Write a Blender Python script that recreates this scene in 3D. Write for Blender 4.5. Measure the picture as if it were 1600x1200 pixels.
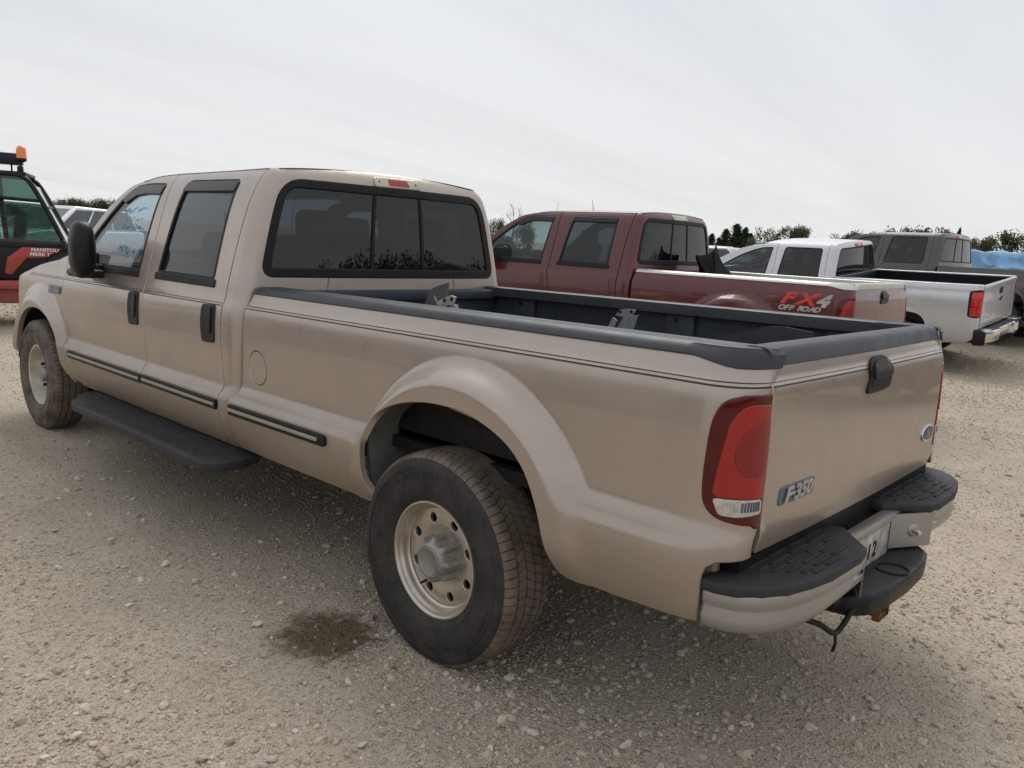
import bpy, bmesh, math, random
import numpy as np
from mathutils import Matrix, Vector
from mathutils.geometry import delaunay_2d_cdt

# ---------------------------------------------------------------- clear
for o in list(bpy.data.objects): bpy.data.objects.remove(o, do_unlink=True)
SC = bpy.context.scene
COL = SC.collection
random.seed(7)
rng = np.random.default_rng(7)

# ---------------------------------------------------------------- camera
cam_d = bpy.data.cameras.new('camera'); cam = bpy.data.objects.new('camera', cam_d); COL.objects.link(cam)
cam_d.sensor_fit = 'HORIZONTAL'; cam_d.sensor_width = 36.0
cam_d.lens = 36.0*1247.4558/1600.0
cam_d.clip_start = 0.05; cam_d.clip_end = 3000
_r = Vector((-0.72547, -0.68585777, 0.05737932)); _u = Vector((0.16366179, -0.09093292, 0.98231666)); _f = Vector((0.66851185, -0.72203207, -0.17821782))
CAMP = Vector((-2.066, 2.8181, 1.5594))
cam.matrix_world = Matrix(((_r.x,_u.x,-_f.x,CAMP.x),(_r.y,_u.y,-_f.y,CAMP.y),(_r.z,_u.z,-_f.z,CAMP.z),(0,0,0,1)))
SC.camera = cam

# ---------------------------------------------------------------- sky and light: overcast afternoon
SUN_AZ = math.radians(-48)      # direction towards the sun, measured from +x
SUN_EL = math.radians(50)
W = bpy.data.worlds.new('World'); SC.world = W; W.use_nodes = True
nt = W.node_tree; N = nt.nodes; L = nt.links; N.clear()
def nn(t, **kw):
    n = N.new(t)
    for k_, v_ in kw.items(): setattr(n, k_, v_)
    return n
out = nn('ShaderNodeOutputWorld'); bg = nn('ShaderNodeBackground'); L.new(bg.outputs[0], out.inputs[0])
tc = nn('ShaderNodeTexCoord'); sep = nn('ShaderNodeSeparateXYZ'); L.new(tc.outputs['Generated'], sep.inputs[0])
# project the view direction onto a flat cloud layer
mz = nn('ShaderNodeMath', operation='MAXIMUM'); L.new(sep.outputs[2], mz.inputs[0]); mz.inputs[1].default_value = 0.0
az = nn('ShaderNodeMath', operation='ADD'); L.new(mz.outputs[0], az.inputs[0]); az.inputs[1].default_value = 0.14
dx_ = nn('ShaderNodeMath', operation='DIVIDE'); L.new(sep.outputs[0], dx_.inputs[0]); L.new(az.outputs[0], dx_.inputs[1])
dy_ = nn('ShaderNodeMath', operation='DIVIDE'); L.new(sep.outputs[1], dy_.inputs[0]); L.new(az.outputs[0], dy_.inputs[1])
cmb = nn('ShaderNodeCombineXYZ'); L.new(dx_.outputs[0], cmb.inputs[0]); L.new(dy_.outputs[0], cmb.inputs[1])
rotm = nn('ShaderNodeMapping'); rotm.inputs['Rotation'].default_value = (0,0,math.radians(47)); rotm.inputs['Scale'].default_value = (1.0,.20,1); L.new(cmb.outputs[0], rotm.inputs[0])
n1 = nn('ShaderNodeTexNoise'); n1.inputs['Scale'].default_value = 1.25; n1.inputs['Detail'].default_value = 6; n1.inputs['Roughness'].default_value = .50; L.new(rotm.outputs[0], n1.inputs['Vector'])
cr = nn('ShaderNodeValToRGB'); cr.color_ramp.interpolation = 'EASE'
cr.color_ramp.elements[0].position = .30; cr.color_ramp.elements[0].color = (.575,.597,.638,1)
cr.color_ramp.elements[1].position = .64; cr.color_ramp.elements[1].color = (.665,.687,.722,1)
L.new(n1.outputs[0], cr.inputs[0])
# the cloud deck is thinner and paler low down, all round
hr = nn('ShaderNodeMapRange'); L.new(mz.outputs[0], hr.inputs[0]); hr.inputs[1].default_value = .0; hr.inputs[2].default_value = .30; hr.inputs[3].default_value = .75; hr.inputs[4].default_value = 0.
n2 = nn('ShaderNodeTexNoise'); n2.inputs['Scale'].default_value = 2.2; n2.inputs['Detail'].default_value = 4; L.new(rotm.outputs[0], n2.inputs['Vector'])
nm_ = nn('ShaderNodeMapRange'); L.new(n2.outputs[0], nm_.inputs[0]); nm_.inputs[1].default_value = .35; nm_.inputs[2].default_value = .60; nm_.inputs[3].default_value = .45; nm_.inputs[4].default_value = 1.
hm_ = nn('ShaderNodeMath', operation='MULTIPLY'); L.new(hr.outputs[0], hm_.inputs[0]); L.new(nm_.outputs[0], hm_.inputs[1])
hx = nn('ShaderNodeMix', data_type='RGBA'); L.new(hm_.outputs[0], hx.inputs[0]); L.new(cr.outputs[0], hx.inputs[6]); hx.inputs[7].default_value = (.755,.748,.73,1)
sky = nn('ShaderNodeTexSky'); sky.sky_type = 'NISHITA'; sky.sun_disc = False; sky.sun_elevation = SUN_EL; sky.sun_rotation = math.pi/2-SUN_AZ
try: sky.dust_density = 4.0
except Exception: pass
sk = nn('ShaderNodeVectorMath', operation='SCALE'); L.new(sky.outputs[0], sk.inputs[0]); sk.inputs['Scale'].default_value = .06
mx = nn('ShaderNodeMix', data_type='RGBA'); mx.inputs[0].default_value = .92     # cloud layer hides nearly all of the blue
L.new(sk.outputs[0], mx.inputs[6]); L.new(hx.outputs[2], mx.inputs[7])
L.new(mx.outputs[2], bg.inputs[0]); bg.inputs[1].default_value = 1.0
sun_d = bpy.data.lights.new('sun', 'SUN'); sun = bpy.data.objects.new('sun', sun_d); COL.objects.link(sun)
sun_d.energy = 1.5; sun_d.angle = math.radians(34); sun_d.color = (1,.96,.90)
_sd = Vector((math.cos(SUN_AZ)*math.cos(SUN_EL), math.sin(SUN_AZ)*math.cos(SUN_EL), math.sin(SUN_EL)))
sun.rotation_euler = _sd.to_track_quat('Z','Y').to_euler(); sun.location = _sd*30
vs = SC.view_settings; vs.view_transform = 'Standard'; vs.look = 'None'; vs.exposure = 0.30; vs.gamma = 1.0; vs.use_curve_mapping = False

# ---------------------------------------------------------------- materials
MATS = {}
def newmat(name):
    m = bpy.data.materials.new(name); m.use_nodes = True; m.node_tree.nodes.clear(); MATS[name] = m
    return m, m.node_tree.nodes, m.node_tree.links
def nd(Ns, t, **kw):
    n = Ns.new(t)
    for k_, v_ in kw.items(): setattr(n, k_, v_)
    return n
def rgb(c): return (c[0],c[1],c[2],1)
def noise(Ns, Ls, vec, scale, detail=4, rough=.5):
    n = nd(Ns,'ShaderNodeTexNoise'); n.inputs['Scale'].default_value = scale; n.inputs['Detail'].default_value = detail; n.inputs['Roughness'].default_value = rough
    if vec is not None: Ls.new(vec, n.inputs['Vector'])
    return n.outputs[0]
def mrange(Ns, Ls, v, a, b, c=0, d=1):
    n = nd(Ns,'ShaderNodeMapRange'); Ls.new(v, n.inputs[0])
    for i_, q in enumerate((a,b,c,d)): n.inputs[i_+1].default_value = q
    return n.outputs[0]
def mathn(Ns, Ls, op, a, b):
    n = nd(Ns,'ShaderNodeMath', operation=op)
    for i_, q in enumerate((a,b)):
        if isinstance(q,(int,float)): n.inputs[i_].default_value = q
        else: Ls.new(q, n.inputs[i_])
    return n.outputs[0]
def mixc(Ns, Ls, f, a, b, blend='MIX'):
    n = nd(Ns,'ShaderNodeMix', data_type='RGBA', blend_type=blend)
    if isinstance(f,(int,float)): n.inputs[0].default_value = f
    else: Ls.new(f, n.inputs[0])
    for i_, q in ((6,a),(7,b)):
        if isinstance(q, tuple): n.inputs[i_].default_value = rgb(q)
        else: Ls.new(q, n.inputs[i_])
    return n.outputs[2]
def bump(Ns, Ls, h, strength, dist):
    n = nd(Ns,'ShaderNodeBump'); n.inputs['Strength'].default_value = strength; n.inputs['Distance'].default_value = dist; Ls.new(h, n.inputs['Height'])
    return n.outputs[0]
def princ(Ns, Ls, col, rough=.5, metal=0., coat=0., coat_r=.05, normal=None, spec=.5):
    p = nd(Ns,'ShaderNodeBsdfPrincipled'); o = nd(Ns,'ShaderNodeOutputMaterial'); Ls.new(p.outputs[0], o.inputs[0])
    if isinstance(col, tuple): p.inputs['Base Color'].default_value = rgb(col)
    else: Ls.new(col, p.inputs['Base Color'])
    for nm, q in (('Roughness',rough),('Metallic',metal),('Coat Weight',coat)):
        if isinstance(q,(int,float)): p.inputs[nm].default_value = q
        else: Ls.new(q, p.inputs[nm])
    p.inputs['Coat Roughness'].default_value = coat_r
    p.inputs['Specular IOR Level'].default_value = spec
    if normal is not None: Ls.new(normal, p.inputs['Normal'])
    return p
def simple(name, col, rough=.5, metal=0., vary=.12, scale=14., bmp=0., bscale=300., coat=0., spec=None):
    m, Ns, Ls = newmat(name)
    t = nd(Ns,'ShaderNodeTexCoord').outputs['Object']
    n = noise(Ns, Ls, t, scale, 5, .6)
    c = mixc(Ns, Ls, mrange(Ns,Ls,n,.3,.7), tuple(q*(1-vary) for q in col), tuple(min(1,q*(1+vary)) for q in col))
    r = mrange(Ns,Ls,noise(Ns,Ls,t,scale*2.3,4),.25,.75,max(0.02,rough*.85),min(1,rough*1.15))
    nm = bump(Ns,Ls,noise(Ns,Ls,t,bscale,3,.6),bmp,.001) if bmp else None
    princ(Ns, Ls, c, r, metal, coat, .05, nm, spec if spec is not None else (.3 if max(col)<.1 and metal==0 else .5))
    return m
DUST = (.235,.170,.112)
def paint(name, col, metal=.35, rough=.34, coat=.8, coat_r=.06, dust=1., zlo=.42, zhi=.86, film=.18):
    """car paint with road dust on the lower body and a thin dirt film"""
    m, Ns, Ls = newmat(name)
    t = nd(Ns,'ShaderNodeTexCoord').outputs['Object']
    s = nd(Ns,'ShaderNodeSeparateXYZ'); Ls.new(t, s.inputs[0])
    n1 = noise(Ns, Ls, t, 3.0, 6, .62); n2 = noise(Ns, Ls, t, 7., 4, .5); n3 = noise(Ns, Ls, t, 160., 3, .6)
    g = mrange(Ns,Ls,s.outputs[2],zlo,zhi,1,0)
    g = mathn(Ns,Ls,'POWER',g,.95)
    g = mathn(Ns,Ls,'MULTIPLY',g,mrange(Ns,Ls,n1,.25,.75,.45,1.25))
    fl = mathn(Ns,Ls,'MULTIPLY',mrange(Ns,Ls,n2,.35,.75,0,1),film)
    d = mathn(Ns,Ls,'MULTIPLY',mathn(Ns,Ls,'ADD',mathn(Ns,Ls,'MULTIPLY',g,.98),fl),dust)
    sp = mathn(Ns,Ls,'MULTIPLY',mrange(Ns,Ls,n3,.66,.74,0,.55),mrange(Ns,Ls,n1,.45,.65,0,1))      # fine mud specks
    d = mathn(Ns,Ls,'MINIMUM',mathn(Ns,Ls,'ADD',d,mathn(Ns,Ls,'MULTIPLY',mathn(Ns,Ls,'MULTIPLY',sp,mrange(Ns,Ls,s.outputs[2],.50,.78,.7,.0)),dust*.5)),.95)
    cv = mixc(Ns,Ls,mrange(Ns,Ls,n1,.3,.7),tuple(q*.95 for q in col),tuple(min(1,q*1.04) for q in col))
    c = mixc(Ns,Ls,d,cv,DUST)
    me = mathn(Ns,Ls,'MULTIPLY',mathn(Ns,Ls,'SUBTRACT',1.,d),metal)
    ro = mathn(Ns,Ls,'ADD',mathn(Ns,Ls,'MULTIPLY',d,.45),mrange(Ns,Ls,n2,.3,.7,rough*.92,rough*1.1))
    co = mathn(Ns,Ls,'MULTIPLY',mathn(Ns,Ls,'SUBTRACT',1.,mathn(Ns,Ls,'MINIMUM',mathn(Ns,Ls,'MULTIPLY',d,1.25),1.)),coat)
    p = princ(Ns,Ls,c,ro,me,co,coat_r)
    return m
def glass(name, tint, refl=1.0, film=.05):
    """thin pane: tinted transmission plus mirror reflection and a thin dust film"""
    m, Ns, Ls = newmat(name)
    t = nd(Ns,'ShaderNodeTexCoord').outputs['Object']
    tr = nd(Ns,'ShaderNodeBsdfTransparent'); tr.inputs[0].default_value = rgb(tint)
    gl = nd(Ns,'ShaderNodeBsdfGlossy'); gl.inputs['Roughness'].default_value = .015; gl.inputs[0].default_value = (refl,refl,refl,1)
    ge = nd(Ns,'ShaderNodeNewGeometry'); dp = nd(Ns,'ShaderNodeVectorMath', operation='DOT_PRODUCT'); Ls.new(ge.outputs['Normal'],dp.inputs[0]); Ls.new(ge.outputs['Incoming'],dp.inputs[1])
    ab = mathn(Ns,Ls,'SUBTRACT',1.,mathn(Ns,Ls,'MINIMUM',mathn(Ns,Ls,'ABSOLUTE',dp.outputs['Value'],0.),1.))
    frv = mathn(Ns,Ls,'ADD',mathn(Ns,Ls,'MULTIPLY',mathn(Ns,Ls,'POWER',ab,4.5),.93),.044)     # both faces of a thin pane
    mx1 = nd(Ns,'ShaderNodeMixShader'); Ls.new(frv, mx1.inputs[0]); Ls.new(tr.outputs[0], mx1.inputs[1]); Ls.new(gl.outputs[0], mx1.inputs[2])
    df = nd(Ns,'ShaderNodeBsdfDiffuse'); df.inputs[0].default_value = (.45,.46,.46,1)
    mx2 = nd(Ns,'ShaderNodeMixShader'); Ls.new(mrange(Ns,Ls,noise(Ns,Ls,t,5.,5,.6),.3,.75,film*.4,film*1.6), mx2.inputs[0]); Ls.new(mx1.outputs[0], mx2.inputs[1]); Ls.new(df.outputs[0], mx2.inputs[2])
    o = nd(Ns,'ShaderNodeOutputMaterial'); Ls.new(mx2.outputs[0], o.inputs[0])
    return m
def lens(name, col, rough=.12, emis=0.):
    m, Ns, Ls = newmat(name)
    t = nd(Ns,'ShaderNodeTexCoord').outputs['Object']
    w = nd(Ns,'ShaderNodeTexWave'); w.wave_type='BANDS'; w.bands_direction='DIAGONAL'; w.inputs['Scale'].default_value = 60.; w.inputs['Distortion'].default_value=.0; Ls.new(t,w.inputs['Vector'])
    c = mixc(Ns,Ls,mrange(Ns,Ls,w.outputs[1],0,1,0,.35),col,tuple(q*.55 for q in col))
    princ(Ns,Ls,c,rough,0.,.35,.03,bump(Ns,Ls,w.outputs[1],.12,.001))
    return m
M_GOLD = paint('tan_metallic_paint', (.455,.386,.330), metal=.58, rough=.29, coat=.5, coat_r=.03, film=.07, dust=1.0)
M_RED = paint('maroon_metallic_paint', (.100,.012,.013), metal=.25, rough=.35, coat=.75, dust=.35, film=.12)
M_SILV = paint('silver_paint', (.62,.63,.65), metal=.5, rough=.32, coat=.7, dust=.5, film=.10)
M_GREY = paint('grey_brown_paint', (.075,.066,.062), metal=.4, rough=.35, coat=.7, dust=.35, film=.12)
M_CAP = simple('grey_bed_cap_plastic', (.042,.046,.053), .44, 0, .18, 6, .25, 240)
M_LINER = simple('blue_grey_bed_liner', (.040,.049,.062), .55, 0, .25, 5, .3, 120)
M_BLACK = simple('black_plastic', (.011,.011,.012), .42, 0, .2, 8, .2, 300)
M_TRIM = simple('dark_rubber_trim', (.008,.008,.009), .5, 0, .2, 10)
M_STEP = simple('grey_step_rubber', (.036,.035,.038), .62, 0, .22, 7, .4, 220)
M_UNDER = simple('dark_chassis_steel', (.015,.013,.012), .75, 0, .35, 9)
M_RUST = simple('rusty_steel', (.16,.065,.028), .85, .1, .5, 18, .5, 120)
M_CHROME = simple('chrome_trim', (.72,.72,.72), .14, 1., .05, 12)
M_BRIGHT = simple('bright_moulding_insert', (.36,.33,.27), .35, .3, .1, 12)
M_BUMP = paint('silver_bumper_paint', (.40,.40,.385), metal=.75, rough=.30, coat=.3, dust=.55, zlo=.40, zhi=.78, film=.25)
M_LINERW = simple('grey_wheel_liner', (.15,.152,.138), .7, 0, .35, 6)
M_ALLOY = simple('dusty_alloy', (.56,.50,.43), .30, .75, .14, 10)
M_CAPG = simple('grey_centre_cap', (.30,.29,.27), .42, .55, .18, 14)
M_WHEELW = simple('dirty_cream_steel_wheel', (.55,.51,.42), .5, .1, .25, 9)
M_GALV = simple('galvanised_sheet', (.40,.41,.42), .42, .6, .25, 24)
M_PINDK = simple('dark_pinstripe', (.05,.028,.024), .4)
M_SEAT = simple('grey_seat_cloth', (.10,.10,.105), .9, 0, .2, 30)
M_INT = simple('dark_interior', (.035,.035,.038), .7)
M_LENSRED = lens('red_lens', (.37,.007,.006))
M_LENSRIM = simple('dark_red_lens_rim', (.085,.003,.004), .10, 0, .1, 10, coat=.3)
M_LENSDK = lens('deep_red_lens', (.25,.006,.006))
M_LENSCL = simple('clear_reverse_lens', (.52,.50,.46), .15, .2, .25, 60, coat=1.)
M_LENSYEL = simple('aged_clear_lens', (.46,.46,.33), .2, .1, .2, 30, coat=.8)
M_AMBER = simple('amber_beacon', (.85,.22,.02), .2, 0, .12, 20, coat=1.)
M_WHITE = simple('white_paint', (.72,.73,.74), .35, 0, .06, 6, coat=.6)
M_GLASS_T = glass('dark_tinted_glass', (.075,.085,.094), 1.0, .028)
M_GLASS_R = glass('rear_tinted_glass', (.055,.064,.078), 1.0, .010)
M_GLASS_F = glass('front_green_glass', (.66,.76,.82), 1.0, .08)
M_BLUEMARK = simple('blue_marker', (.20,.50,.72), .7)
M_BADGE = simple('blue_grey_badge', (.10,.13,.17), .35, .3)
M_BADGEL = simple('badge_letters', (.50,.50,.48), .3, .6)
M_PLATE = simple('licence_plate_white', (.40,.38,.35), .5, 0, .55, 22)
M_DECALR = simple('red_decal', (.62,.045,.03), .4)
M_DECALG = simple('grey_decal', (.42,.41,.38), .4)
M_FORKRED = paint('machine_red_paint', (.42,.028,.022), metal=0., rough=.42, coat=.3, dust=.6, zlo=.2, zhi=1.0)
M_SCRAP = simple('grey_primer_panel', (.12,.12,.125), .5, 0, .15, 10)
M_SCRAPW = simple('pale_bracket_steel', (.50,.48,.42), .5, .3, .3, 20)
M_MAT = simple('black_rubber_mat', (.030,.027,.028), .6, 0, .2, 6)
M_DKG = simple('dark_machine_grey', (.018,.024,.024), .4, 0, .2, 6)
M_DKB = simple('dark_blue_box', (.012,.014,.030), .35)
M_SEATG = simple('green_grey_seat', (.10,.14,.13), .7)
M_CABGL = glass('green_cab_glass', (.50,.64,.60), 1.0, .05)
M_CARGL = simple('dark_car_glass', (.03,.04,.045), .08, 0, .2, 2, coat=1.)
M_TARP = simple('blue_tarp', (.13,.29,.50), .45, 0, .55, 1.6)
# tyre: dark rubber, brown dust on the tread
def tyre_mat(name, dust, side):
    m, Ns, Ls = newmat(name)
    t = nd(Ns,'ShaderNodeTexCoord').outputs['Object']
    n = noise(Ns,Ls,t,9.,6,.65); n2 = noise(Ns,Ls,t,60.,4,.6)
    f = mathn(Ns,Ls,'MULTIPLY',mrange(Ns,Ls,n,.30,.62,.35 if not side else .0,1.0),dust)
    c = mixc(Ns,Ls,f,(.008,.0095,.012) if side else (.013,.012,.011),(.21,.165,.125))
    princ(Ns,Ls,c,mrange(Ns,Ls,n2,.3,.7,.55,.8),0,0,.05,bump(Ns,Ls,n2,.2,.001))
    return m
M_TREAD = tyre_mat('dusty_tread_rubber', .95, False)
M_TSIDE = tyre_mat('black_sidewall_rubber', .16, True)
M_TSIDE2 = tyre_mat('dusty_sidewall_rubber', .75, True)

# ---------------------------------------------------------------- mesh helpers
CTX = dict(k=0., dx=0.)
def link(name, me, parent=None, mat=None, **props):
    o = bpy.data.objects.new(name, me); COL.objects.link(o)
    if mat is not None and me is not None:
        for m in (mat if isinstance(mat,(list,tuple)) else [mat]): me.materials.append(m)
    if parent is not None: o.parent = parent
    for k_, v_ in props.items(): o[k_] = v_
    return o
def empty(name, loc=(0,0,0), rz=0., parent=None, **props):
    o = bpy.data.objects.new(name, None); COL.objects.link(o); o.empty_display_size = .1
    o.location = loc; o.rotation_euler = (0,0,rz)
    if parent is not None: o.parent = parent
    for k_, v_ in props.items(): o[k_] = v_
    return o
def put(V, shear=True):
    V = np.array(V, float).reshape(-1,3).copy()
    V[:,0] += CTX['dx']
    if shear: V[:,2] -= CTX['k']*V[:,0]
    return V
def mesh_np(name, V, F, normals=None, smooth=True, ang=None):
    me = bpy.data.meshes.new(name); me.from_pydata([tuple(v) for v in V], [], [tuple(int(i) for i in f) for f in F]); me.update()
    if smooth:
        me.shade_smooth()
        if normals is not None: me.normals_split_custom_set_from_vertices([tuple(n_) for n_ in normals])
        elif ang is not None: me.set_sharp_from_angle(angle=math.radians(ang))
    else: me.shade_flat()
    return me
def join(parts):
    V=[];F=[];b=0
    for v,f in parts:
        v=np.asarray(v,float).reshape(-1,3); V.append(v); F.extend([tuple(i+b for i in q) for q in f]); b+=len(v)
    return np.concatenate(V),F
def mk(name, geo, mat, parent=None, ang=35, shear=True, **props):
    if isinstance(geo, list): geo = join(geo)
    V,F = geo
    return link(name, mesh_np(name, put(V,shear), F, ang=ang), parent, mat, **props)
def box(c, s, r=0., rot=None, seg=2):
    bm = bmesh.new(); bmesh.ops.create_cube(bm, size=1.0)
    bmesh.ops.scale(bm, vec=Vector(s), verts=bm.verts)
    if r>0: bmesh.ops.bevel(bm, geom=list(bm.edges), offset=min(r,min(s)*.49), segments=seg, affect='EDGES', profile=.5)
    if rot is not None: bmesh.ops.rotate(bm, cent=(0,0,0), matrix=rot, verts=bm.verts)
    bmesh.ops.translate(bm, vec=Vector(c), verts=bm.verts)
    bm.verts.index_update(); V=[tuple(v.co) for v in bm.verts]; F=[tuple(v.index for v in f.verts) for f in bm.faces]; bm.free()
    return np.array(V),F
def bx2(x0,x1,y0,y1,z0,z1,r=0.): return box(((x0+x1)/2,(y0+y1)/2,(z0+z1)/2),(abs(x1-x0),abs(y1-y0),abs(z1-z0)),r)
def tube(pts, rad, n=8, closed=False, caps=True):
    pts=[Vector(p) for p in pts]; V=[];F=[]; m=len(pts)
    rad = rad if isinstance(rad,(list,tuple)) else [rad]*m
    up=Vector((0,0,1))
    for i,p in enumerate(pts):
        a=pts[(i-1)%m] if (closed or i>0) else pts[i]; b=pts[(i+1)%m] if (closed or i<m-1) else pts[i]
        d=(b-a).normalized(); s=d.cross(up)
        if s.length<1e-3: s=d.cross(Vector((1,0,0)))
        s.normalize(); t=s.cross(d)
        for j in range(n):
            an=2*math.pi*j/n; V.append(p+rad[i]*(math.cos(an)*s+math.sin(an)*t))
    for i in range(m if closed else m-1):
        for j in range(n):
            a=i*n+j; b=i*n+(j+1)%n; c=((i+1)%m)*n+(j+1)%n; d=((i+1)%m)*n+j; F.append((a,d,c,b))
    if caps and not closed: F.append(tuple(range(n))); F.append(tuple(range((m-1)*n,m*n))[::-1])
    return np.array([tuple(v) for v in V]),F
def lathe(prof, n=48, axis='y', center=(0,0,0), closed_prof=False):
    """prof: (radius, height) pairs, turned about the axis"""
    V=[];F=[];m=len(prof)
    for j in range(n):
        a=2*math.pi*j/n
        for r,h in prof:
            if axis=='y': V.append((r*math.cos(a),h,r*math.sin(a)))
            elif axis=='z': V.append((r*math.cos(a),r*math.sin(a),h))
            else: V.append((h,r*math.cos(a),r*math.sin(a)))
    for j in range(n):
        for i in range(m if closed_prof else m-1):
            a=j*m+i; b=j*m+(i+1)%m; c=((j+1)%n)*m+(i+1)%m; d=((j+1)%n)*m+i
            F.append((a,b,c,d) if axis!='z' else (a,d,c,b))
    return np.array(V)+np.array(center),F
def extrude(poly, axis, a, b):
    """polygon in the two other axes (cyclic order) extruded along axis from a to b"""
    n=len(poly); V=[]
    for t in (a,b):
        for (p,q) in poly: V.append({'x':(t,p,q),'y':(p,t,q),'z':(p,q,t)}[axis])
    F=[tuple(range(n)),tuple(range(2*n-1,n-1,-1))]+[(i,(i+1)%n,n+(i+1)%n,n+i) for i in range(n)]
    return np.array(V,float),F
def fixn(me):
    bm=bmesh.new(); bm.from_mesh(me); bmesh.ops.recalc_face_normals(bm,faces=bm.faces); bm.to_mesh(me); bm.free()
def rsolid(name, poly, axis, a, b, r, mat, parent=None, seg=2, ang=40, shear=True, **props):
    """bevelled extrusion"""
    V,F=extrude(poly,axis,a,b); bm=bmesh.new(); vs_=[bm.verts.new(v) for v in V]
    for f in F:
        try: bm.faces.new([vs_[i] for i in f])
        except ValueError: pass
    bmesh.ops.recalc_face_normals(bm,faces=bm.faces)
    if r>0: bmesh.ops.bevel(bm,geom=list(bm.edges),offset=r,segments=seg,affect='EDGES',profile=.5,clamp_overlap=True)
    bm.verts.index_update(); V=[tuple(v.co) for v in bm.verts]; F=[tuple(v.index for v in f.verts) for f in bm.faces]; bm.free()
    return mk(name,(np.array(V),F),mat,parent,ang,shear,**props)
def mirY(g): V,F=g; V=np.array(V)*np.array([1,-1,1]); return V,[tuple(f[::-1]) for f in F]
def sheet(fn, us, vs_):
    """grid surface fn(u,v)->xyz"""
    nu,nv=len(us),len(vs_); U,Vv=np.meshgrid(us,vs_,indexing='ij'); P=fn(U.ravel(),Vv.ravel())
    F=[(i*nv+j,(i+1)*nv+j,(i+1)*nv+j+1,i*nv+j+1) for i in range(nu-1) for j in range(nv-1)]
    return P,F
def rpoly(pts, r, seg=5):
    """round polygon corners; r scalar or list"""
    P=[Vector(p) for p in pts]; n=len(P); o=[]
    rs=r if isinstance(r,(list,tuple)) else [r]*n
    for i in range(n):
        a,b,c=P[i-1],P[i],P[(i+1)%n]; d1=(a-b); d2=(c-b); l=min(rs[i],d1.length*.48,d2.length*.48)
        if l<1e-4: o.append(tuple(b)); continue
        p1=b+d1.normalized()*l; p2=b+d2.normalized()*l
        for t in range(seg+1):
            q=t/seg; o.append(tuple(p1*(1-q)**2+b*2*q*(1-q)+p2*q*q))
    return o
def smoothp(pts, n=8, closed=False):
    """Catmull-Rom through open list"""
    P=np.array(pts,float); m=len(P); o=[]
    for i in range(m if closed else m-1):
        p0=P[i-1] if (closed or i>0) else 2*P[0]-P[1]; p1=P[i]; p2=P[(i+1)%m]; p3=P[(i+2)%m] if (closed or i+2<m) else 2*P[-1]-P[-2]
        for t in np.linspace(0,1,n,endpoint=False):
            o.append(tuple(.5*((2*p1)+(-p0+p2)*t+(2*p0-5*p1+4*p2-p3)*t*t+(-p0+3*p1-3*p2+p3)*t**3)))
    if not closed: o.append(tuple(P[-1]))
    return o
def _resample(poly,h):
    o=[]; n=len(poly)
    for i in range(n):
        a=np.array(poly[i],float); b=np.array(poly[(i+1)%n],float); l=np.linalg.norm(b-a)
        if l<1e-5: continue
        k_=max(1,int(math.ceil(l/h)))
        for t in range(k_): o.append(a+(b-a)*t/k_)
    return np.array(o)
def _inside(poly,P):
    x,y=P[:,0],P[:,1]; r=np.zeros(len(P),bool); n=len(poly); j=n-1
    for i in range(n):
        xi,yi=poly[i]; xj,yj=poly[j]
        if yi!=yj:
            c=((yi>y)!=(yj>y))&(x<(xj-xi)*(y-yi)/(yj-yi)+xi); r^=c
        j=i
    return r
def _area(p): x,y=p[:,0],p[:,1]; return .5*np.sum(x*np.roll(y,-1)-np.roll(x,-1)*y)
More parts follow.
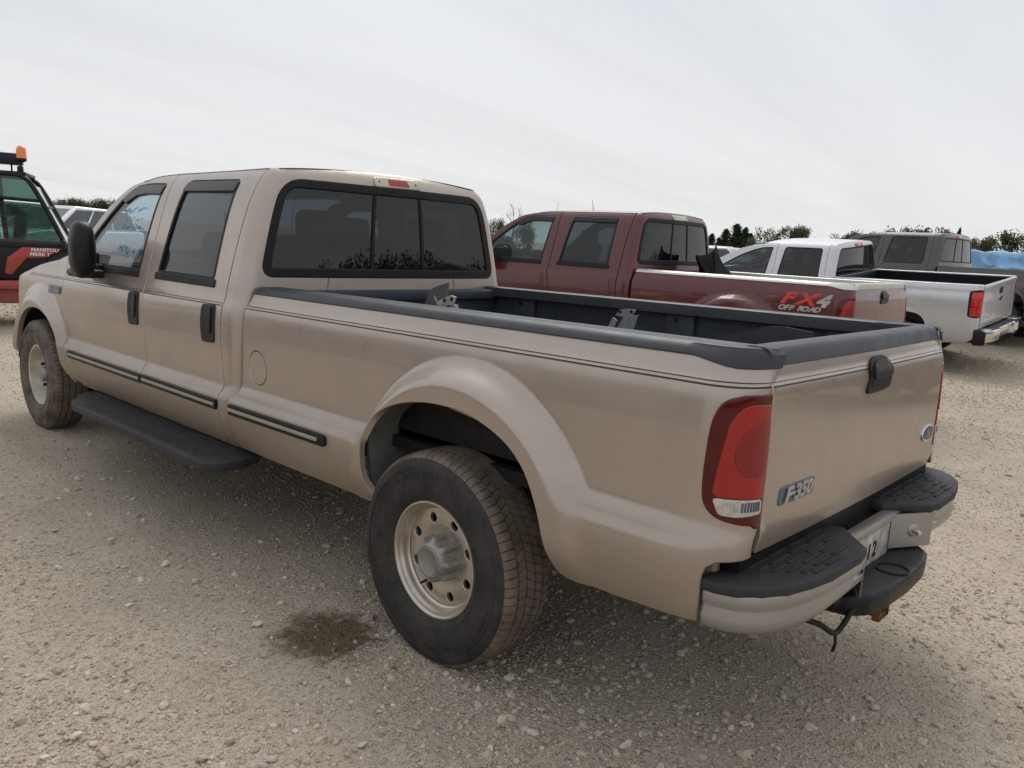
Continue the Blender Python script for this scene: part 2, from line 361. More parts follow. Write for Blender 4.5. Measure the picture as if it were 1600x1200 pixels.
def panel_geo(F, outer, holes=(), h=.03, r=.004, depth=.02, sign=-1):
    loops=[]
    for i,p in enumerate([outer]+list(holes)):
        q=_resample(p,h)
        if (_area(q)>0)!=(i==0): q=q[::-1]
        loops.append(q)
    lo=loops[0].min(0); hi=loops[0].max(0)
    gx=np.arange(lo[0]+h*.5,hi[0],h); gy=np.arange(lo[1]+h*.5,hi[1],h)
    G=np.stack(np.meshgrid(gx,gy,indexing='ij'),-1).reshape(-1,2); G=G+(((np.arange(len(G))%7)-3)*1e-4)[:,None]
    ok=_inside(loops[0],G)
    for q in loops[1:]: ok&=~_inside(q,G)
    G=G[ok]
    allb=np.concatenate(loops)
    if len(G):
        keep=np.ones(len(G),bool)
        for s in range(0,len(G),2000):
            d=np.sqrt(((G[s:s+2000,None,:]-allb[None])**2).sum(-1)).min(1); keep[s:s+2000]=d>h*.45
        G=G[keep]
    P2=np.concatenate([allb,G]); E=[];b=0
    for q in loops:
        n=len(q); E+= [(b+i,b+(i+1)%n) for i in range(n)]; b+=n
    res=delaunay_2d_cdt([Vector(p) for p in P2],E,[],0,1e-6)
    v2=np.array([tuple(v) for v in res[0]]); T=np.array(res[2])
    cen=v2[T].mean(1); ok=_inside(loops[0],cen)
    for q in loops[1:]: ok&=~_inside(q,cen)
    T=T[ok]
    def nrm(p):
        e=1e-4; u=p[:,0];v=p[:,1]
        a=F(u+e,v)-F(u-e,v); c=F(u,v+e)-F(u,v-e); n_=np.cross(a,c)*sign
        return n_/np.maximum(np.linalg.norm(n_,axis=1,keepdims=True),1e-12)
    V=[F(v2[:,0],v2[:,1])]; Nn=[nrm(v2)]; base=len(v2)
    X=V[0]; fn=np.cross(X[T[:,1]]-X[T[:,0]],X[T[:,2]]-X[T[:,0]]); fl=(fn*Nn[0][T].mean(1)).sum(1)<0
    T[fl]=T[fl][:,::-1]; faces=[tuple(t) for t in T]
    if depth>0:
        for q in loops:
            n=len(q); t=np.roll(q,-1,0)-np.roll(q,1,0); o=np.stack([t[:,1],-t[:,0]],-1); o/=np.maximum(np.linalg.norm(o,axis=1,keepdims=True),1e-9)
            n0=nrm(q); O3=F((q+o*1e-3)[:,0],(q+o*1e-3)[:,1])-F((q-o*1e-3)[:,0],(q-o*1e-3)[:,1]); O3/=np.maximum(np.linalg.norm(O3,axis=1,keepdims=True),1e-9)
            p0=F(q[:,0],q[:,1]); rings=[]
            for a in (0,.5,1.05,math.pi/2):
                rings.append((p0+O3*r*math.sin(a)-n0*r*(1-math.cos(a)), n0*math.cos(a)+O3*math.sin(a)))
            rings.append((rings[-1][0]-n0*depth, O3))
            for p_,nn_ in rings: V.append(p_); Nn.append(nn_)
            for k_ in range(len(rings)-1):
                for i in range(n):
                    a=base+k_*n+i; b_=base+k_*n+(i+1)%n; c=b_+n; d=a+n
                    faces.append((a,d,c,b_) if sign<0 else (a,b_,c,d))
            base+=n*len(rings)
        V=np.concatenate(V);Nn=np.concatenate(Nn)
        # make the folded strips face outwards
        F2=[]
        for f in faces:
            if len(f)==4:
                a,b_,c=V[f[0]],V[f[1]],V[f[2]]
                if np.dot(np.cross(b_-a,c-a),Nn[f[0]]+Nn[f[2]])<0: f=f[::-1]
            F2.append(f)
        faces=F2
    else: V=V[0];Nn=Nn[0]
    return V,faces,Nn
def panel(name, F, outer, mat, parent, holes=(), h=.03, r=.004, depth=.02, sign=-1, mirror=False, **props):
    V,f,n_=panel_geo(F,outer,holes,h,r,depth,sign)
    if mirror: V=V*np.array([1,-1,1]); n_=n_*np.array([1,-1,1]); f=[q[::-1] for q in f]
    return link(name, mesh_np(name, put(V), f, normals=n_), parent, mat, **props)
def text_geo(txt, size, depth=.002, shear=0., bold=0.):
    cu=bpy.data.curves.new('t','FONT'); cu.body=txt; cu.size=size; cu.extrude=depth; cu.shear=shear; cu.offset=bold; cu.align_x='CENTER'; cu.align_y='CENTER'; cu.resolution_u=3
    o=bpy.data.objects.new('t',cu); COL.objects.link(o); bpy.context.view_layer.update()
    me=bpy.data.meshes.new_from_object(o.evaluated_get(bpy.context.evaluated_depsgraph_get()))
    V=np.array([tuple(v.co) for v in me.vertices]); F=[tuple(p.vertices) for p in me.polygons]
    bpy.data.objects.remove(o); bpy.data.curves.remove(cu); bpy.data.meshes.remove(me)
    return V,F
def copy_tree(o, parent=None):
    c=o.copy(); COL.objects.link(c); c.parent=parent
    for ch in list(o.children): copy_tree(ch,c)
    return c
# GEO-BEGIN  (pure numpy surface functions, level truck coordinates: x forward from rear axle, y left, z up)
class PC:
    """C1 monotone cubic through points"""
    def __init__(s,pts):
        a=np.array(sorted(pts),float); s.x=a[:,0]; s.y=a[:,1]
        h=np.diff(s.x); d=np.diff(s.y)/h; m=np.zeros(len(s.x))
        m[0]=d[0]; m[-1]=d[-1]
        for i in range(1,len(d)):
            if d[i-1]*d[i]>0:
                w1=2*h[i]+h[i-1]; w2=h[i]+2*h[i-1]; m[i]=(w1+w2)/(w1/d[i-1]+w2/d[i])
        s.m=m
    def __call__(s,q):
        q=np.asarray(q,float); qq=np.clip(q,s.x[0],s.x[-1])
        i=np.clip(np.searchsorted(s.x,qq)-1,0,len(s.x)-2); h=s.x[i+1]-s.x[i]; t=(qq-s.x[i])/h
        t2=t*t; t3=t2*t
        r=(2*t3-3*t2+1)*s.y[i]+(t3-2*t2+t)*h*s.m[i]+(-2*t3+3*t2)*s.y[i+1]+(t3-t2)*h*s.m[i+1]
        r=r+np.where(q<s.x[0],(q-s.x[0])*s.m[0],0)+np.where(q>s.x[-1],(q-s.x[-1])*s.m[-1],0)
        return r
def sstep(a,b,x):
    t=np.clip((x-a)/(b-a),0,1); return t*t*t*(t*(6*t-15)+10)

OLD=dict(
 bedY=PC([(.44,.885),(.50,.925),(.58,.962),(.66,.982),(.715,.988),(.740,.985),(.756,.974),(.775,.943),(.792,.924),(.815,.916),(.90,.912),(1.05,.911),(1.13,.906),(1.178,.899),(1.192,.893),(1.204,.881),(1.25,.853),(1.275,.836),(1.31,.78)]),
 bedU=PC([(.44,.912),(.84,.914),(1.05,.911),(1.13,.906),(1.178,.899),(1.192,.893),(1.204,.881),(1.25,.853),(1.275,.836),(1.31,.78)]),
 cabY=PC([(.44,.885),(.50,.925),(.58,.962),(.66,.982),(.715,.988),(.740,.985),(.756,.976),(.774,.957),(.790,.947),(.815,.943),(.95,.943),(1.08,.937),(1.17,.927),(1.193,.921),(1.206,.913),(1.30,.893),(1.50,.848),(1.72,.785),(1.79,.752),(1.83,.726),(1.87,.682),(1.90,.62)]),
 arch=(-.09,.50,.538,.650), farch=(4.33,.50,.490,.645), lip=1.006,
 bx=-1.0,bR=.13,cx=1.575,cR=.07,fx=4.80,fR=.30,
)
def bed_Y(C,x,z):
    z=np.asarray(z,float); b=C['bedY'](z); u=C['bedU'](z)
    # lower ledge fades out towards the rear corner
    f=1-sstep(-.93,-1.10,x) if False else 1-np.clip((-.90-x)/.22,0,1)**2*.75
    b=u+(b-u)*f
    cx,cz,r0,r1=C['arch']; d=np.hypot(x-cx,np.maximum(z-cz,0)+.25*np.minimum(z-cz,0))
    w=(1-sstep(r0,r1,d))*(.12+.88*sstep(.47,.68,z))
    return b+(np.maximum(C['lip'],b)-b)*w
def F_bed(C,s,z,off=0.):
    s=np.asarray(s,float); z=np.asarray(z,float)
    xc,R=C['bx'],C['bR']; Y=bed_Y(C,np.maximum(s,xc-.1),z)
    a=np.clip((xc-s)/R,0,np.pi/2); ex=np.maximum((xc-s)-R*np.pi/2,0)
    # lean of the rear edge
    ln=C.get('lean',.030)*(1.25-z)*np.sin(a)
    Re=R+off
    x=np.where(s>xc,s,xc-Re*np.sin(a)-ln); y=np.where(s>xc,Y+off,Y-R+Re*np.cos(a)-ex)
    return np.stack([x,y,z],-1)
def cab_Y(C,x,z):
    b=C['cabY'](z)
    cx,cz,r0,r1=C['farch']; d=np.hypot(x-cx,np.maximum(z-cz,0)+.25*np.minimum(z-cz,0))
    w=(1-sstep(r0,r1,d))*(.12+.88*sstep(.47,.68,z))
    return b+(np.maximum(C['lip'],b)-b)*w
def F_cab(C,s,z,off=0.):
    s=np.asarray(s,float); z=np.asarray(z,float)
    Y=cab_Y(C,s,z); R=C['fR']; a=np.clip((s-C['fx'])/R,0,1.45)
    x=np.where(s<C['fx'],s,C['fx']+(R+off)*np.sin(a)); y=np.where(s<C['fx'],Y+off,Y-R+(R+off)*np.cos(a))
    return np.stack([x,y,z],-1)
def F_rear(C,s,z,off=0.):
    """cab back wall: s from +side through the back to -side"""
    s=np.asarray(s,float); z=np.asarray(z,float); sg=np.where(s<0,-1.,1.); t=np.abs(s)
    R=C['cR']; b=.80; Y=C['cabY'](z); Yb=Y-R
    xb=C["cx"]-R+.045*np.clip(z-1.25,0,1)+ .10*np.clip((z-1.80)/.10,0,2)**2*.6
    L=R*np.pi/2; a=np.clip((t-b)/R,0,np.pi/2); ex=np.maximum(t-b-L,0)
    yb=np.minimum(t,b)*Yb/b
    bul=-.035*(1-np.clip(t/b,0,1)**2)
    x=xb+bul+(R-(R+off)*np.cos(a))+ex; y=yb+(R+off)*np.sin(a)
    return np.stack([x,sg*y,z],-1)
TGX=PC([(.66,-1.128),(.70,-1.135),(.765,-1.152),(.785,-1.154),(.80,-1.148),(1.0,-1.147),(1.13,-1.142),(1.18,-1.138),(1.193,-1.134),(1.206,-1.128),(1.24,-1.122),(1.28,-1.112),(1.32,-1.09)])
def F_tg(C,y,z,off=0.):
    y=np.asarray(y,float); z=np.asarray(z,float)
    x=TGX(z)-.012*(1-(y/.78)**2)-off
    return np.stack([x,y,z],-1)
# GEO-END
# ---------------------------------------------------------------- wheels
def flat(V, h):
    """flatten the contact patch of a wheel mesh centred on the hub"""
    V=V.copy(); d=-h-V[:,2]; m=d>0; V[m,1]*=1+.9*d[m]/.1*.12; V[m,2]=-h; return V
def make_wheel(parent, loc, flip, style, R=.402, h=.385, wid=.245, mats=None, detail=True):
    """wheel > tyre, tread, rim, hub_cap ... axle along y, outer face +y"""
    key=(style,R,h,detail)
    w=empty('wheel', loc, math.pi if flip else 0., parent)
    if key in WHEELC:
        for nme,me in WHEELC[key]:
            o=bpy.data.objects.new(nme,me); COL.objects.link(o); o.parent=w
        return w
    made=[]
    def add(nme,geo,mat,ang=35,fl=False):
        if isinstance(geo,list): geo=join(geo)
        V,F=geo
        if fl: V=flat(V,h)
        me=mesh_np(nme,V,F,ang=ang); me.materials.append(mat); fixn(me)
        o=bpy.data.objects.new(nme,me); COL.objects.link(o); o.parent=w; made.append((nme,me))
    hw=wid/2; g=R-.011; rr=.213 if R>.38 else R*.55
    side=M_TSIDE2 if style=='front' else M_TSIDE
    prof=[(rr,hw*.70),(rr+.012,hw*.80),(rr+.03,hw*.93),(R*.70,hw*.995),(R*.76,hw),(R*.83,hw*.985),(R*.868,hw*.975),(R*.872,hw*.985),(R*.90,hw*.97),(R*.925,hw*.945),(R*.948,hw*.90),(g-.004,hw*.80),(g,hw*.6),(g,0)]
    prof=prof+[(r,-y) for r,y in prof[-2::-1]]
    add('tyre',lathe(prof,96 if detail else 40),side,40,True)
    if detail:
        # tread: five ribs of separate blocks over the carcass
        parts=[]
        def block(prf,t0,t1,sk=0.,nseg=2):
            V=[];m=len(prf)
            for i in range(nseg+1):
                t=t0+(t1-t0)*i/nseg
                for (y,r) in prf: a=t+sk*y; V.append((r*math.cos(a),y,r*math.sin(a)))
            F=[]
            for i in range(nseg):
                for j in range(m): F.append((i*m+j,i*m+(j+1)%m,(i+1)*m+(j+1)%m,(i+1)*m+j))
            F.append(tuple(range(m))); F.append(tuple(range(nseg*m,(nseg+1)*m))[::-1])
            return np.array(V),F
        nb=78; st=2*math.pi/nb
        for sg in (1,-1):
            sh=[(sg*hw*.53,g-.002),(sg*hw*.53,R-.0005),(sg*hw*.72,R-.003),(sg*hw*.83,R-.010),(sg*hw*.895,R-.020),(sg*hw*.94,R-.034),(sg*hw*.80,g-.03)]
            for i in range(nb):
                parts.append(block(sh,i*st+.05*st,(i+1)*st-.05*st,sg*.10))
            mid=[(sg*hw*.205,g-.002),(sg*hw*.205,R+.001),(sg*hw*.47,R),(sg*hw*.47,g-.002)]
            for i in range(nb): parts.append(block(mid,i*st+.045*st,(i+1)*st-.045*st,sg*1.1))
        cen=[(-hw*.14,g-.002),(-hw*.14,R+.001),(hw*.14,R+.001),(hw*.14,g-.002)]
        for i in range(nb): parts.append(block(cen,i*st+.04*st,(i+1)*st-.04*st,-1.6))
        add('tread',parts,M_TREAD,30,True)
        # raised marks on the sidewall (moulded ribs, worn)
        ribs=[lathe([(R*.85,hw*.978),(R*.853,hw*1.0),(R*.858,hw*.978)],96),lathe([(rr+.034,hw*.935),(rr+.037,hw*.955),(rr+.041,hw*.955)],96)]
        for q,(rc,n_,w_) in enumerate(((R*.80,26,.030),(R*.80,26,.018))):
            for i in range(n_):
                a=i*.052+(.35 if q==0 else 3.4); ca,sa=math.cos(a),math.sin(a)
                if i%7==6: continue
                rot=Matrix(((ca,0,-sa),(0,1,0),(sa,0,ca)))
                ribs.append(box((rc*ca,hw*.990,rc*sa),(w_*.8,.0045,.010),.0,rot))
        add('sidewall_ribs',ribs,side,40,True)
    if style in('rear','old'):
        rimm=M_ALLOY
        lip=[(.206,-.085),(.212,-.09),(.216,-.085),(.200,-.06),(.196,.03),(.2005,.062),(.205,.078),(.213,.088),(.2195,.090),(.2225,.0945),(.220,.0995),(.2135,.1005),(.2085,.097),(.206,.088),(.2025,.080),(.1985,.075),(.1955,.066),(.1925,.058),(.189,.0525),(.184,.050)]
        add('rim',lathe(lip,96),rimm,40)
        dep=PC([(.06,.040),(.09,.041),(.105,.044),(.125,.050),(.15,.052),(.17,.050),(.18,.048),(.20,.048)])
        def FD(u,v): return np.stack([u,dep(np.hypot(u,v)),v],-1)
        circ=lambda cx,cy,r,n=24:[(cx+r*math.cos(2*math.pi*i/n),cy+r*math.sin(2*math.pi*i/n)) for i in range(n)]
        holes=[circ(.150*math.cos(a),.150*math.sin(a),.0215) for a in [math.pi/8+.02+i*math.pi/4 for i in range(8)]]+[circ(0,0,.060,32)]
        V,F,n_=panel_geo(FD,circ(0,0,.1845,72),holes,.014,.003,.010,sign=-1)
        me=mesh_np('disc',V,F,normals=n_); me.materials.append(rimm)
        o=bpy.data.objects.new('disc',me); COL.objects.link(o); o.parent=w; made.append(('disc',me))
        add('drum',lathe([(.0,.02),(.155,.02),(.165,.0),(.165,-.05),(.0,-.05)],48),M_UNDER)
        # centre cap with eight fluted lug covers and a raised ring on the face
        n=128; V=[];F=[]; prof=[(0,.036),(0,.066),(.12,.084),(.40,.098),(.72,.106),(1.0,.111)]
        for j in range(n):
            a=2*math.pi*j/n; fl=max(0,math.cos(8*a))**.6
            for (t,y) in prof:
                r=(.076+.018*fl)*(1-t)+.0655*t if t>0 else .076+.018*fl
                V.append((r*math.cos(a),y,r*math.sin(a)))
            V.append((.060*math.cos(a),.116,.060*math.sin(a))); V.append((.055*math.cos(a),.1165,.055*math.sin(a))); V.append((.052*math.cos(a),.114,.052*math.sin(a))); V.append((.049*math.cos(a),.1165,.049*math.sin(a))); V.append((.046*math.cos(a),.114,.046*math.sin(a))); V.append((0,.1145,0))
        m=len(prof)+6
        for j in range(n):
            for i in range(m-1): F.append((j*m+i,j*m+i+1,((j+1)%n)*m+i+1,((j+1)%n)*m+i))
        bm=bmesh.new(); vs_=[bm.verts.new(v) for v in V]
        for f in F: bm.faces.new([vs_[i] for i in f])
        bmesh.ops.remove_doubles(bm,verts=bm.verts,dist=1e-5); bm.verts.index_update()
        geo=(np.array([tuple(v.co) for v in bm.verts]),[tuple(v.index for v in f.verts) for f in bm.faces]); bm.free()
        add('centre_cap',geo,M_CAPG,50)
        bol=[]
        for i in range(8):
            a=i*math.pi/4; V_,F_=lathe([(0,.014),(.006,.013),(.009,.009),(.009,-.03)],12); bol.append((V_+np.array([.0805*math.cos(a),.085,.0805*math.sin(a)]),F_))
        add('lug_covers',bol,M_CAPG,50)
        add('valve_stem',[tube([(.135*math.cos(-.98),.04,.135*math.sin(-.98)),(.148*math.cos(-.98),.065,.148*math.sin(-.98)),(.149*math.cos(-.98),.078,.149*math.sin(-.98))],[.005,.005,.004],8)],M_TRIM)
    elif style=='front':
        lip=[(.206,-.085),(.216,-.085),(.200,-.06),(.196,.03),(.203,.078),(.2195,.088),(.2225,.094),(.216,.100),(.207,.096),(.203,.08),(.197,.04),(.190,.01),(.183,-.01),(.165,-.018),(.14,-.01),(.115,.008),(.10,.018),(.095,.02),(.0,.02)]
        add('rim',lathe(lip,72),M_WHEELW,40)
        bl=[]
        for i in range(8):
            a=i*math.pi/4+.2; V_,F_=lathe([(0,.05),(.011,.048),(.013,.02),(.013,0)],6); bl.append((V_+np.array([.083*math.cos(a),.015,.083*math.sin(a)]),F_))
        add('lug_nuts',bl,M_UNDER,30)
        add('hub',lathe([(0,.085),(.045,.083),(.055,.07),(.06,.02)],32),M_CAPG,40)
    else:
        lip=[(rr,-hw*.7),(rr-.01,-hw*.5),(rr-.014,hw*.4),(rr,hw*.72),(rr+.008,hw*.78),(rr,hw*.82),(rr-.012,hw*.7),(rr-.02,hw*.45),(rr*.5,hw*.5),(rr*.3,hw*.62),(0,hw*.66)]
        add('rim',lathe(lip,36),M_ALLOY,40)
        sp=[]
        for i in range(6):
            a=i*math.pi/3; V_,F_=box((rr*.6,hw*.55,0),(rr*.62,.03,rr*.22),.01)
            c_,s_=math.cos(a),math.sin(a); V_=np.stack([V_[:,0]*c_-V_[:,2]*s_,V_[:,1],V_[:,0]*s_+V_[:,2]*c_],-1); sp.append((V_,F_))
        add('spokes',sp,M_ALLOY,40)
    WHEELC[key]=made
    return w
WHEELC={}

def shrink(poly,d):
    p=np.array(poly,float); 
    if _area(p)<0: p=p[::-1]
    t=np.roll(p,-1,0)-np.roll(p,1,0); o=np.stack([t[:,1],-t[:,0]],-1); o/=np.maximum(np.linalg.norm(o,axis=1,keepdims=True),1e-9)
    return [tuple(q) for q in p-o*d]

# panel gaps of the cab (x,z), traced once for this body
G12=[(2.600,1.868),(2.585,1.75),(2.578,1.67),(2.588,1.40),(2.598,1.294),(2.603,1.20),(2.588,1.138),(2.548,.95),(2.523,.804),(2.485,.702),(2.455,.60),(2.440,.515)]
G2C=[(1.622,1.868),(1.625,1.76),(1.650,1.435),(1.660,1.225),(1.660,1.051),(1.632,.92),(1.607,.797),(1.590,.692),(1.583,.60),(1.583,.515)]
GF=[(3.895,1.345),(3.897,1.2),(3.880,1.04),(3.835,.9),(3.790,.796),(3.745,.67),(3.722,.60),(3.700,.515)]
ATOP=[(2.600,1.868),(2.80,1.862),(2.98,1.835),(3.10,1.792),(3.22,1.725),(3.36,1.640),(3.49,1.540),(3.62,1.440),(3.72,1.372),(3.80,1.345)]
WFR=[(2.712,1.296),(3.20,1.298),(3.36,1.302),(3.62,1.335),(3.585,1.43),(3.496,1.514),(3.33,1.635),(3.195,1.730),(3.12,1.775),(3.05,1.803),(2.96,1.813),(2.86,1.816),(2.655,1.811)]
WRR=[(2.471,1.302),(1.802,1.298),(1.797,1.813),(2.389,1.822)]
def off(pts,dx): return [(x+dx,z) for x,z in pts]

def tail_light_old(C, T, mirror):
    t=empty('tail_light',(0,0,0),0,T) if False else None
    rim=smoothp([(-1.203,1.163),(-1.203,.985),(-1.203,.808),(-1.165,.809),(-1.123,.815),(-1.072,.830),(-1.043,.856),(-1.032,.898),(-1.032,.99),(-1.041,1.095),(-1.064,1.143),(-1.111,1.161)],4)
    F=lambda s,z:F_bed(C,s,z,.006); t=panel('tail_light',F,rim,M_LENSRIM,T,h=.02,r=.006,depth=.008,mirror=mirror,label='red tail light with clear reverse lens')
    ln=rpoly([(-1.199,1.137),(-1.118,1.139),(-1.084,1.098),(-1.071,1.02),(-1.061,.95),(-1.056,.889),(-1.196,.881)],[.004,.03,.03,.02,.02,.012,.004])
    panel('lens',lambda s,z:F_bed(C,s,z,.009),ln,M_LENSRED,t,h=.02,r=.003,depth=.004,mirror=mirror)
    dd=rpoly([(-1.197,1.10),(-1.165,1.094),(-1.125,1.068),(-1.098,1.012),(-1.108,.965),(-1.14,.945),(-1.197,.942)],.03)
    panel('inner_lens',lambda s,z:F_bed(C,s,z,.0118),dd,M_LENSDK,t,h=.02,r=.002,depth=.003,mirror=mirror)
    rv=rpoly([(-1.057,.880),(-1.194,.874),(-1.194,.838),(-1.12,.833),(-1.074,.838)],.010)
    rv_o=panel('reverse_lens',lambda s,z:F_bed(C,s,z,.009),rv,M_LENSCL,t,h=.012,r=.003,depth=.004,mirror=mirror)
    for i in range(13):
        s0=-1.185+i*.0088
        panel('lens_rib',lambda s,z:F_bed(C,s,z,.0112),[(s0,.846),(s0+.0035,.846),(s0+.0035,.872),(s0,.872)],M_LENSCL if i>6 else M_BADGE,t,h=.02,r=.0008,depth=.002,mirror=mirror)
    return t

def build_old(name,label,group,pose,k,dx,PAINT,feat):
    """late nineties heavy duty crew cab pickup; dx shortens bed and wheelbase"""
    C=OLD; T=empty(name,(pose[0],pose[1],pose[3]),pose[2],None,label=label,category='pickup truck',group=group)
    CTX['k']=k; fine=feat.get('fine',True); H=.026 if fine else .05; HB=.0105 if fine else .035
    bf=1.478+dx                                    # front end of the bed
    # ---------------- bed sides
    CTX['dx']=0.
    bottom_f=[(bf,.505),(1.1+dx,.500),(.6,.500),(.36,.503)]
    arch=smoothp([(.336,.515),(.382,.60),(.405,.70),(.398,.79),(.345,.868),(.215,.938),(.075,.974),(-.06,.985),(-.20,.975),(-.36,.92),(-.46,.838),(-.525,.72),(-.565,.60),(-.590,.525)],4)
    bottom_r=[(-.625,.512),(-.80,.515),(-.97,.524),(-1.050,.528),(-1.058,.60),(-1.063,.67),(-1.070,.694),(-1.090,.709),(-1.203,.713)]
    outer=[(bf,1.272)]+bottom_f+arch+bottom_r+[(-1.203,1.272)]
    fuel=[(1.340+.085*math.cos(a)+.012*math.sin(a),.915+.086*math.sin(a)) for a in np.linspace(0,2*math.pi,40,endpoint=False)]
    for mir in (False,True):
        FB=lambda s,z:F_bed(C,s,z)
        b=panel('bed_side',FB,outer,PAINT,T,holes=[fuel] if (not mir and dx==0) else [],h=HB if not mir else H,r=.005,depth=.022,mirror=mir)
        if not mir and dx==0:
            panel('fuel_door',FB,shrink(fuel,.0105),PAINT,b,h=.03,r=.002,depth=.012)
            mk('fuel_pocket',bx2(1.23,1.45,.80,.86,.82,1.01),M_TRIM,b)
        if feat.get('stripe'):
            for z0,z1 in ((1.1965,1.199),(1.1835,1.1885)):
                panel('pinstripe',lambda s,z:F_bed(C,s,z,.0009),[(-1.201,z0),(bf-.004,z0),(bf-.004,z1),(-1.201,z1)],M_PINDK,b,h=.012,depth=0,mirror=mir)
        if feat.get('mould'):
            mp=panel('side_moulding',lambda s,z:F_bed(C,s,z,.013),rpoly([(.655,.686),(bf-.015,.683),(bf-.015,.727),(.655,.729)],[.02,.004,.004,.02]),M_TRIM,b,h=.05,r=.005,depth=.012,mirror=mir)
            panel('moulding_insert',lambda s,z:F_bed(C,s,z,.0185),[(.70,.702),(bf-.02,.700),(bf-.02,.711),(.70,.712)],M_BRIGHT,mp,h=.06,r=.003,depth=.004,mirror=mir)
        tail_light_old(C,T,mir)
        # rail cap: wraps the top of the bed side and turns the rear corner
        ss=np.concatenate([np.linspace(bf,-.85,26),np.linspace(-.9,-1.203,12)]); V=[];F=[]
        capm=feat.get('capmat',M_CAP)
        for s in ss:
            zl=1.256-.022*float(sstep(-.90,-1.06,np.array(-s)*-1)) if False else 1.256-.022*float(np.clip((-.93-s)/.13,0,1))
            P=[F_bed(C,np.array([s]),np.array([zl]),.0045)[0],F_bed(C,np.array([s]),np.array([zl+.002]),.007)[0],F_bed(C,np.array([s]),np.array([1.272]),.007)[0]]
            q=F_bed(C,np.array([s]),np.array([1.272]),-.006)[0]; inn=np.array([q[0],.705,0.]) if s>-.92 else F_bed(C,np.array([s]),np.array([1.272]),-.055)[0]
            d=inn-q; d[2]=0
            for t_,zz in ((0,1.281),(.08,1.287),(.25,1.289),(.28,1.2855),(.31,1.289),(.52,1.289),(.55,1.2855),(.58,1.289),(.93,1.289),(.985,1.285),(1.0,1.275)):
                p=q+d*t_; P.append(np.array([p[0],p[1],zz]))
            P.append(np.array([inn[0],inn[1]-.001,1.236])); V.extend(P)
        m=len(P)
        for i in range(len(ss)-1):
            for j in range(m-1): F.append((i*m+j,i*m+j+1,(i+1)*m+j+1,(i+1)*m+j))
        F.append(tuple(range(m))); F.append(tuple(range((len(ss)-1)*m,len(ss)*m)))
        g=(np.array(V),F)
        if mir: g=mirY(g)
        o=mk('bed_rail_cap',g,capm,T,32); fixn(o.data); sg_=-1 if mir else 1
        mk('corner_cap',[bx2(-1.040,-.88,sg_*.703,sg_*.815,1.24,1.2882,.004)],capm,o)
    # ---------------- bed inside
    lm=feat.get('liner',M_LINER)
    mk('bed_floor',[bx2(-1.07,bf-.04,-.80,.80,.765,.79)]+[bx2(-1.06,bf-.05,y-.03,y+.03,.79,.802,.004) for y in np.linspace(-.6,.6,9)],lm,T)
    fw=mk('bed_front_wall',[bx2(bf-.045,bf-.004,-.84,.84,.74,1.272,.006),bx2(bf-.085,bf-.045,-.72,.72,1.215,1.270,.012),bx2(bf-.070,bf-.045,-.70,.70,.79,.86,.01)],lm,T)
    for sg in (1,-1):
        wall=[bx2(-1.08,bf-.05,sg*.765,sg*.80,.765,1.255)]
        xs=[1.17+dx,.09,-.75] if dx==0 else [.75,.05,-.75]
        for x in xs: wall.append(bx2(x-.085,x+.085,sg*.735,sg*.77,.79,1.24,.012))
        wall.append(bx2(-1.08,bf-.05,sg*.742,sg*.77,.79,.86,.01))
        w=mk('bed_inner_wall',wall,lm,T)
        for x in xs:
            V_,F_=lathe([(0,.004),(.012,.004),(.012,-.01)],16); V_=V_*np.array([1,-sg,1])+np.array([x+.02,sg*.733,1.205]); mk('tie_hole',(V_,F_),M_TRIM,w)
        mk('wheelhouse',[box((-.03,sg*.69,.93),(.95,.16,.22),.06,seg=4)],lm,T,50)
    # ---------------- tailgate
    FT=lambda y,z:F_tg(C,y,z)
    tg=panel('tailgate',FT,rpoly([(-.771,.712),(.771,.712),(.771,1.262),(-.771,1.262)],.006),PAINT,T,h=H,r=.005,depth=.02,sign=-1)
    mk('tailgate_inner',[bx2(-1.105,-1.068,-.766,.766,.72,1.262,.008)],lm,tg)
    ys=np.linspace(-.7745,.7745,40); V=[];F=[]
    for y in ys:
        P=[F_tg(C,np.array([y]),np.array([1.240]),.0035)[0],F_tg(C,np.array([y]),np.array([1.242]),.0065)[0],F_tg(C,np.array([y]),np.array([1.275]),.0065)[0],F_tg(C,np.array([y]),np.array([1.284]),.003)[0]]
        x0=P[-1][0]+.008
        for t_,zz in ((0,1.2895),(.3,1.292),(.33,1.2885),(.37,1.292),(.62,1.292),(.65,1.2885),(.69,1.292),(.93,1.291),(1.,1.284)): P.append(np.array([x0+(-1.045-x0)*t_,y,zz]))
        P.append(np.array([-1.045,y,1.245])); V.extend(P)
    m=len(P)
    for i in range(len(ys)-1):
        for j in range(m-1): F.append((i*m+j,i*m+j+1,(i+1)*m+j+1,(i+1)*m+j))
    F.append(tuple(range(m))); F.append(tuple(range((len(ys)-1)*m,len(ys)*m)))
    o=mk('tailgate_cap',(np.array(V),F),feat.get('tgcap',M_CAP),tg,32); fixn(o.data)
    if feat.get('stripe'):
        for z0,z1 in ((1.1965,1.199),(1.1835,1.1885)):
            panel('pinstripe',lambda y,z:F_tg(C,y,z,.0009),[(-.769,z0),(.769,z0),(.769,z1),(-.769,z1)],M_PINDK,tg,h=.02,depth=0)
    hp=smoothp([(.108,1.112),(.088,1.150),(.092,1.190),(.060,1.214),(0,1.219),(-.060,1.214),(-.098,1.190),(-.102,1.150),(-.088,1.118),(-.04,1.110),(.04,1.108)],4,True)
    hd=panel('handle',lambda y,z:F_tg(C,y,z,.010),hp,M_BLACK,tg,h=.02,r=.006,depth=.008)
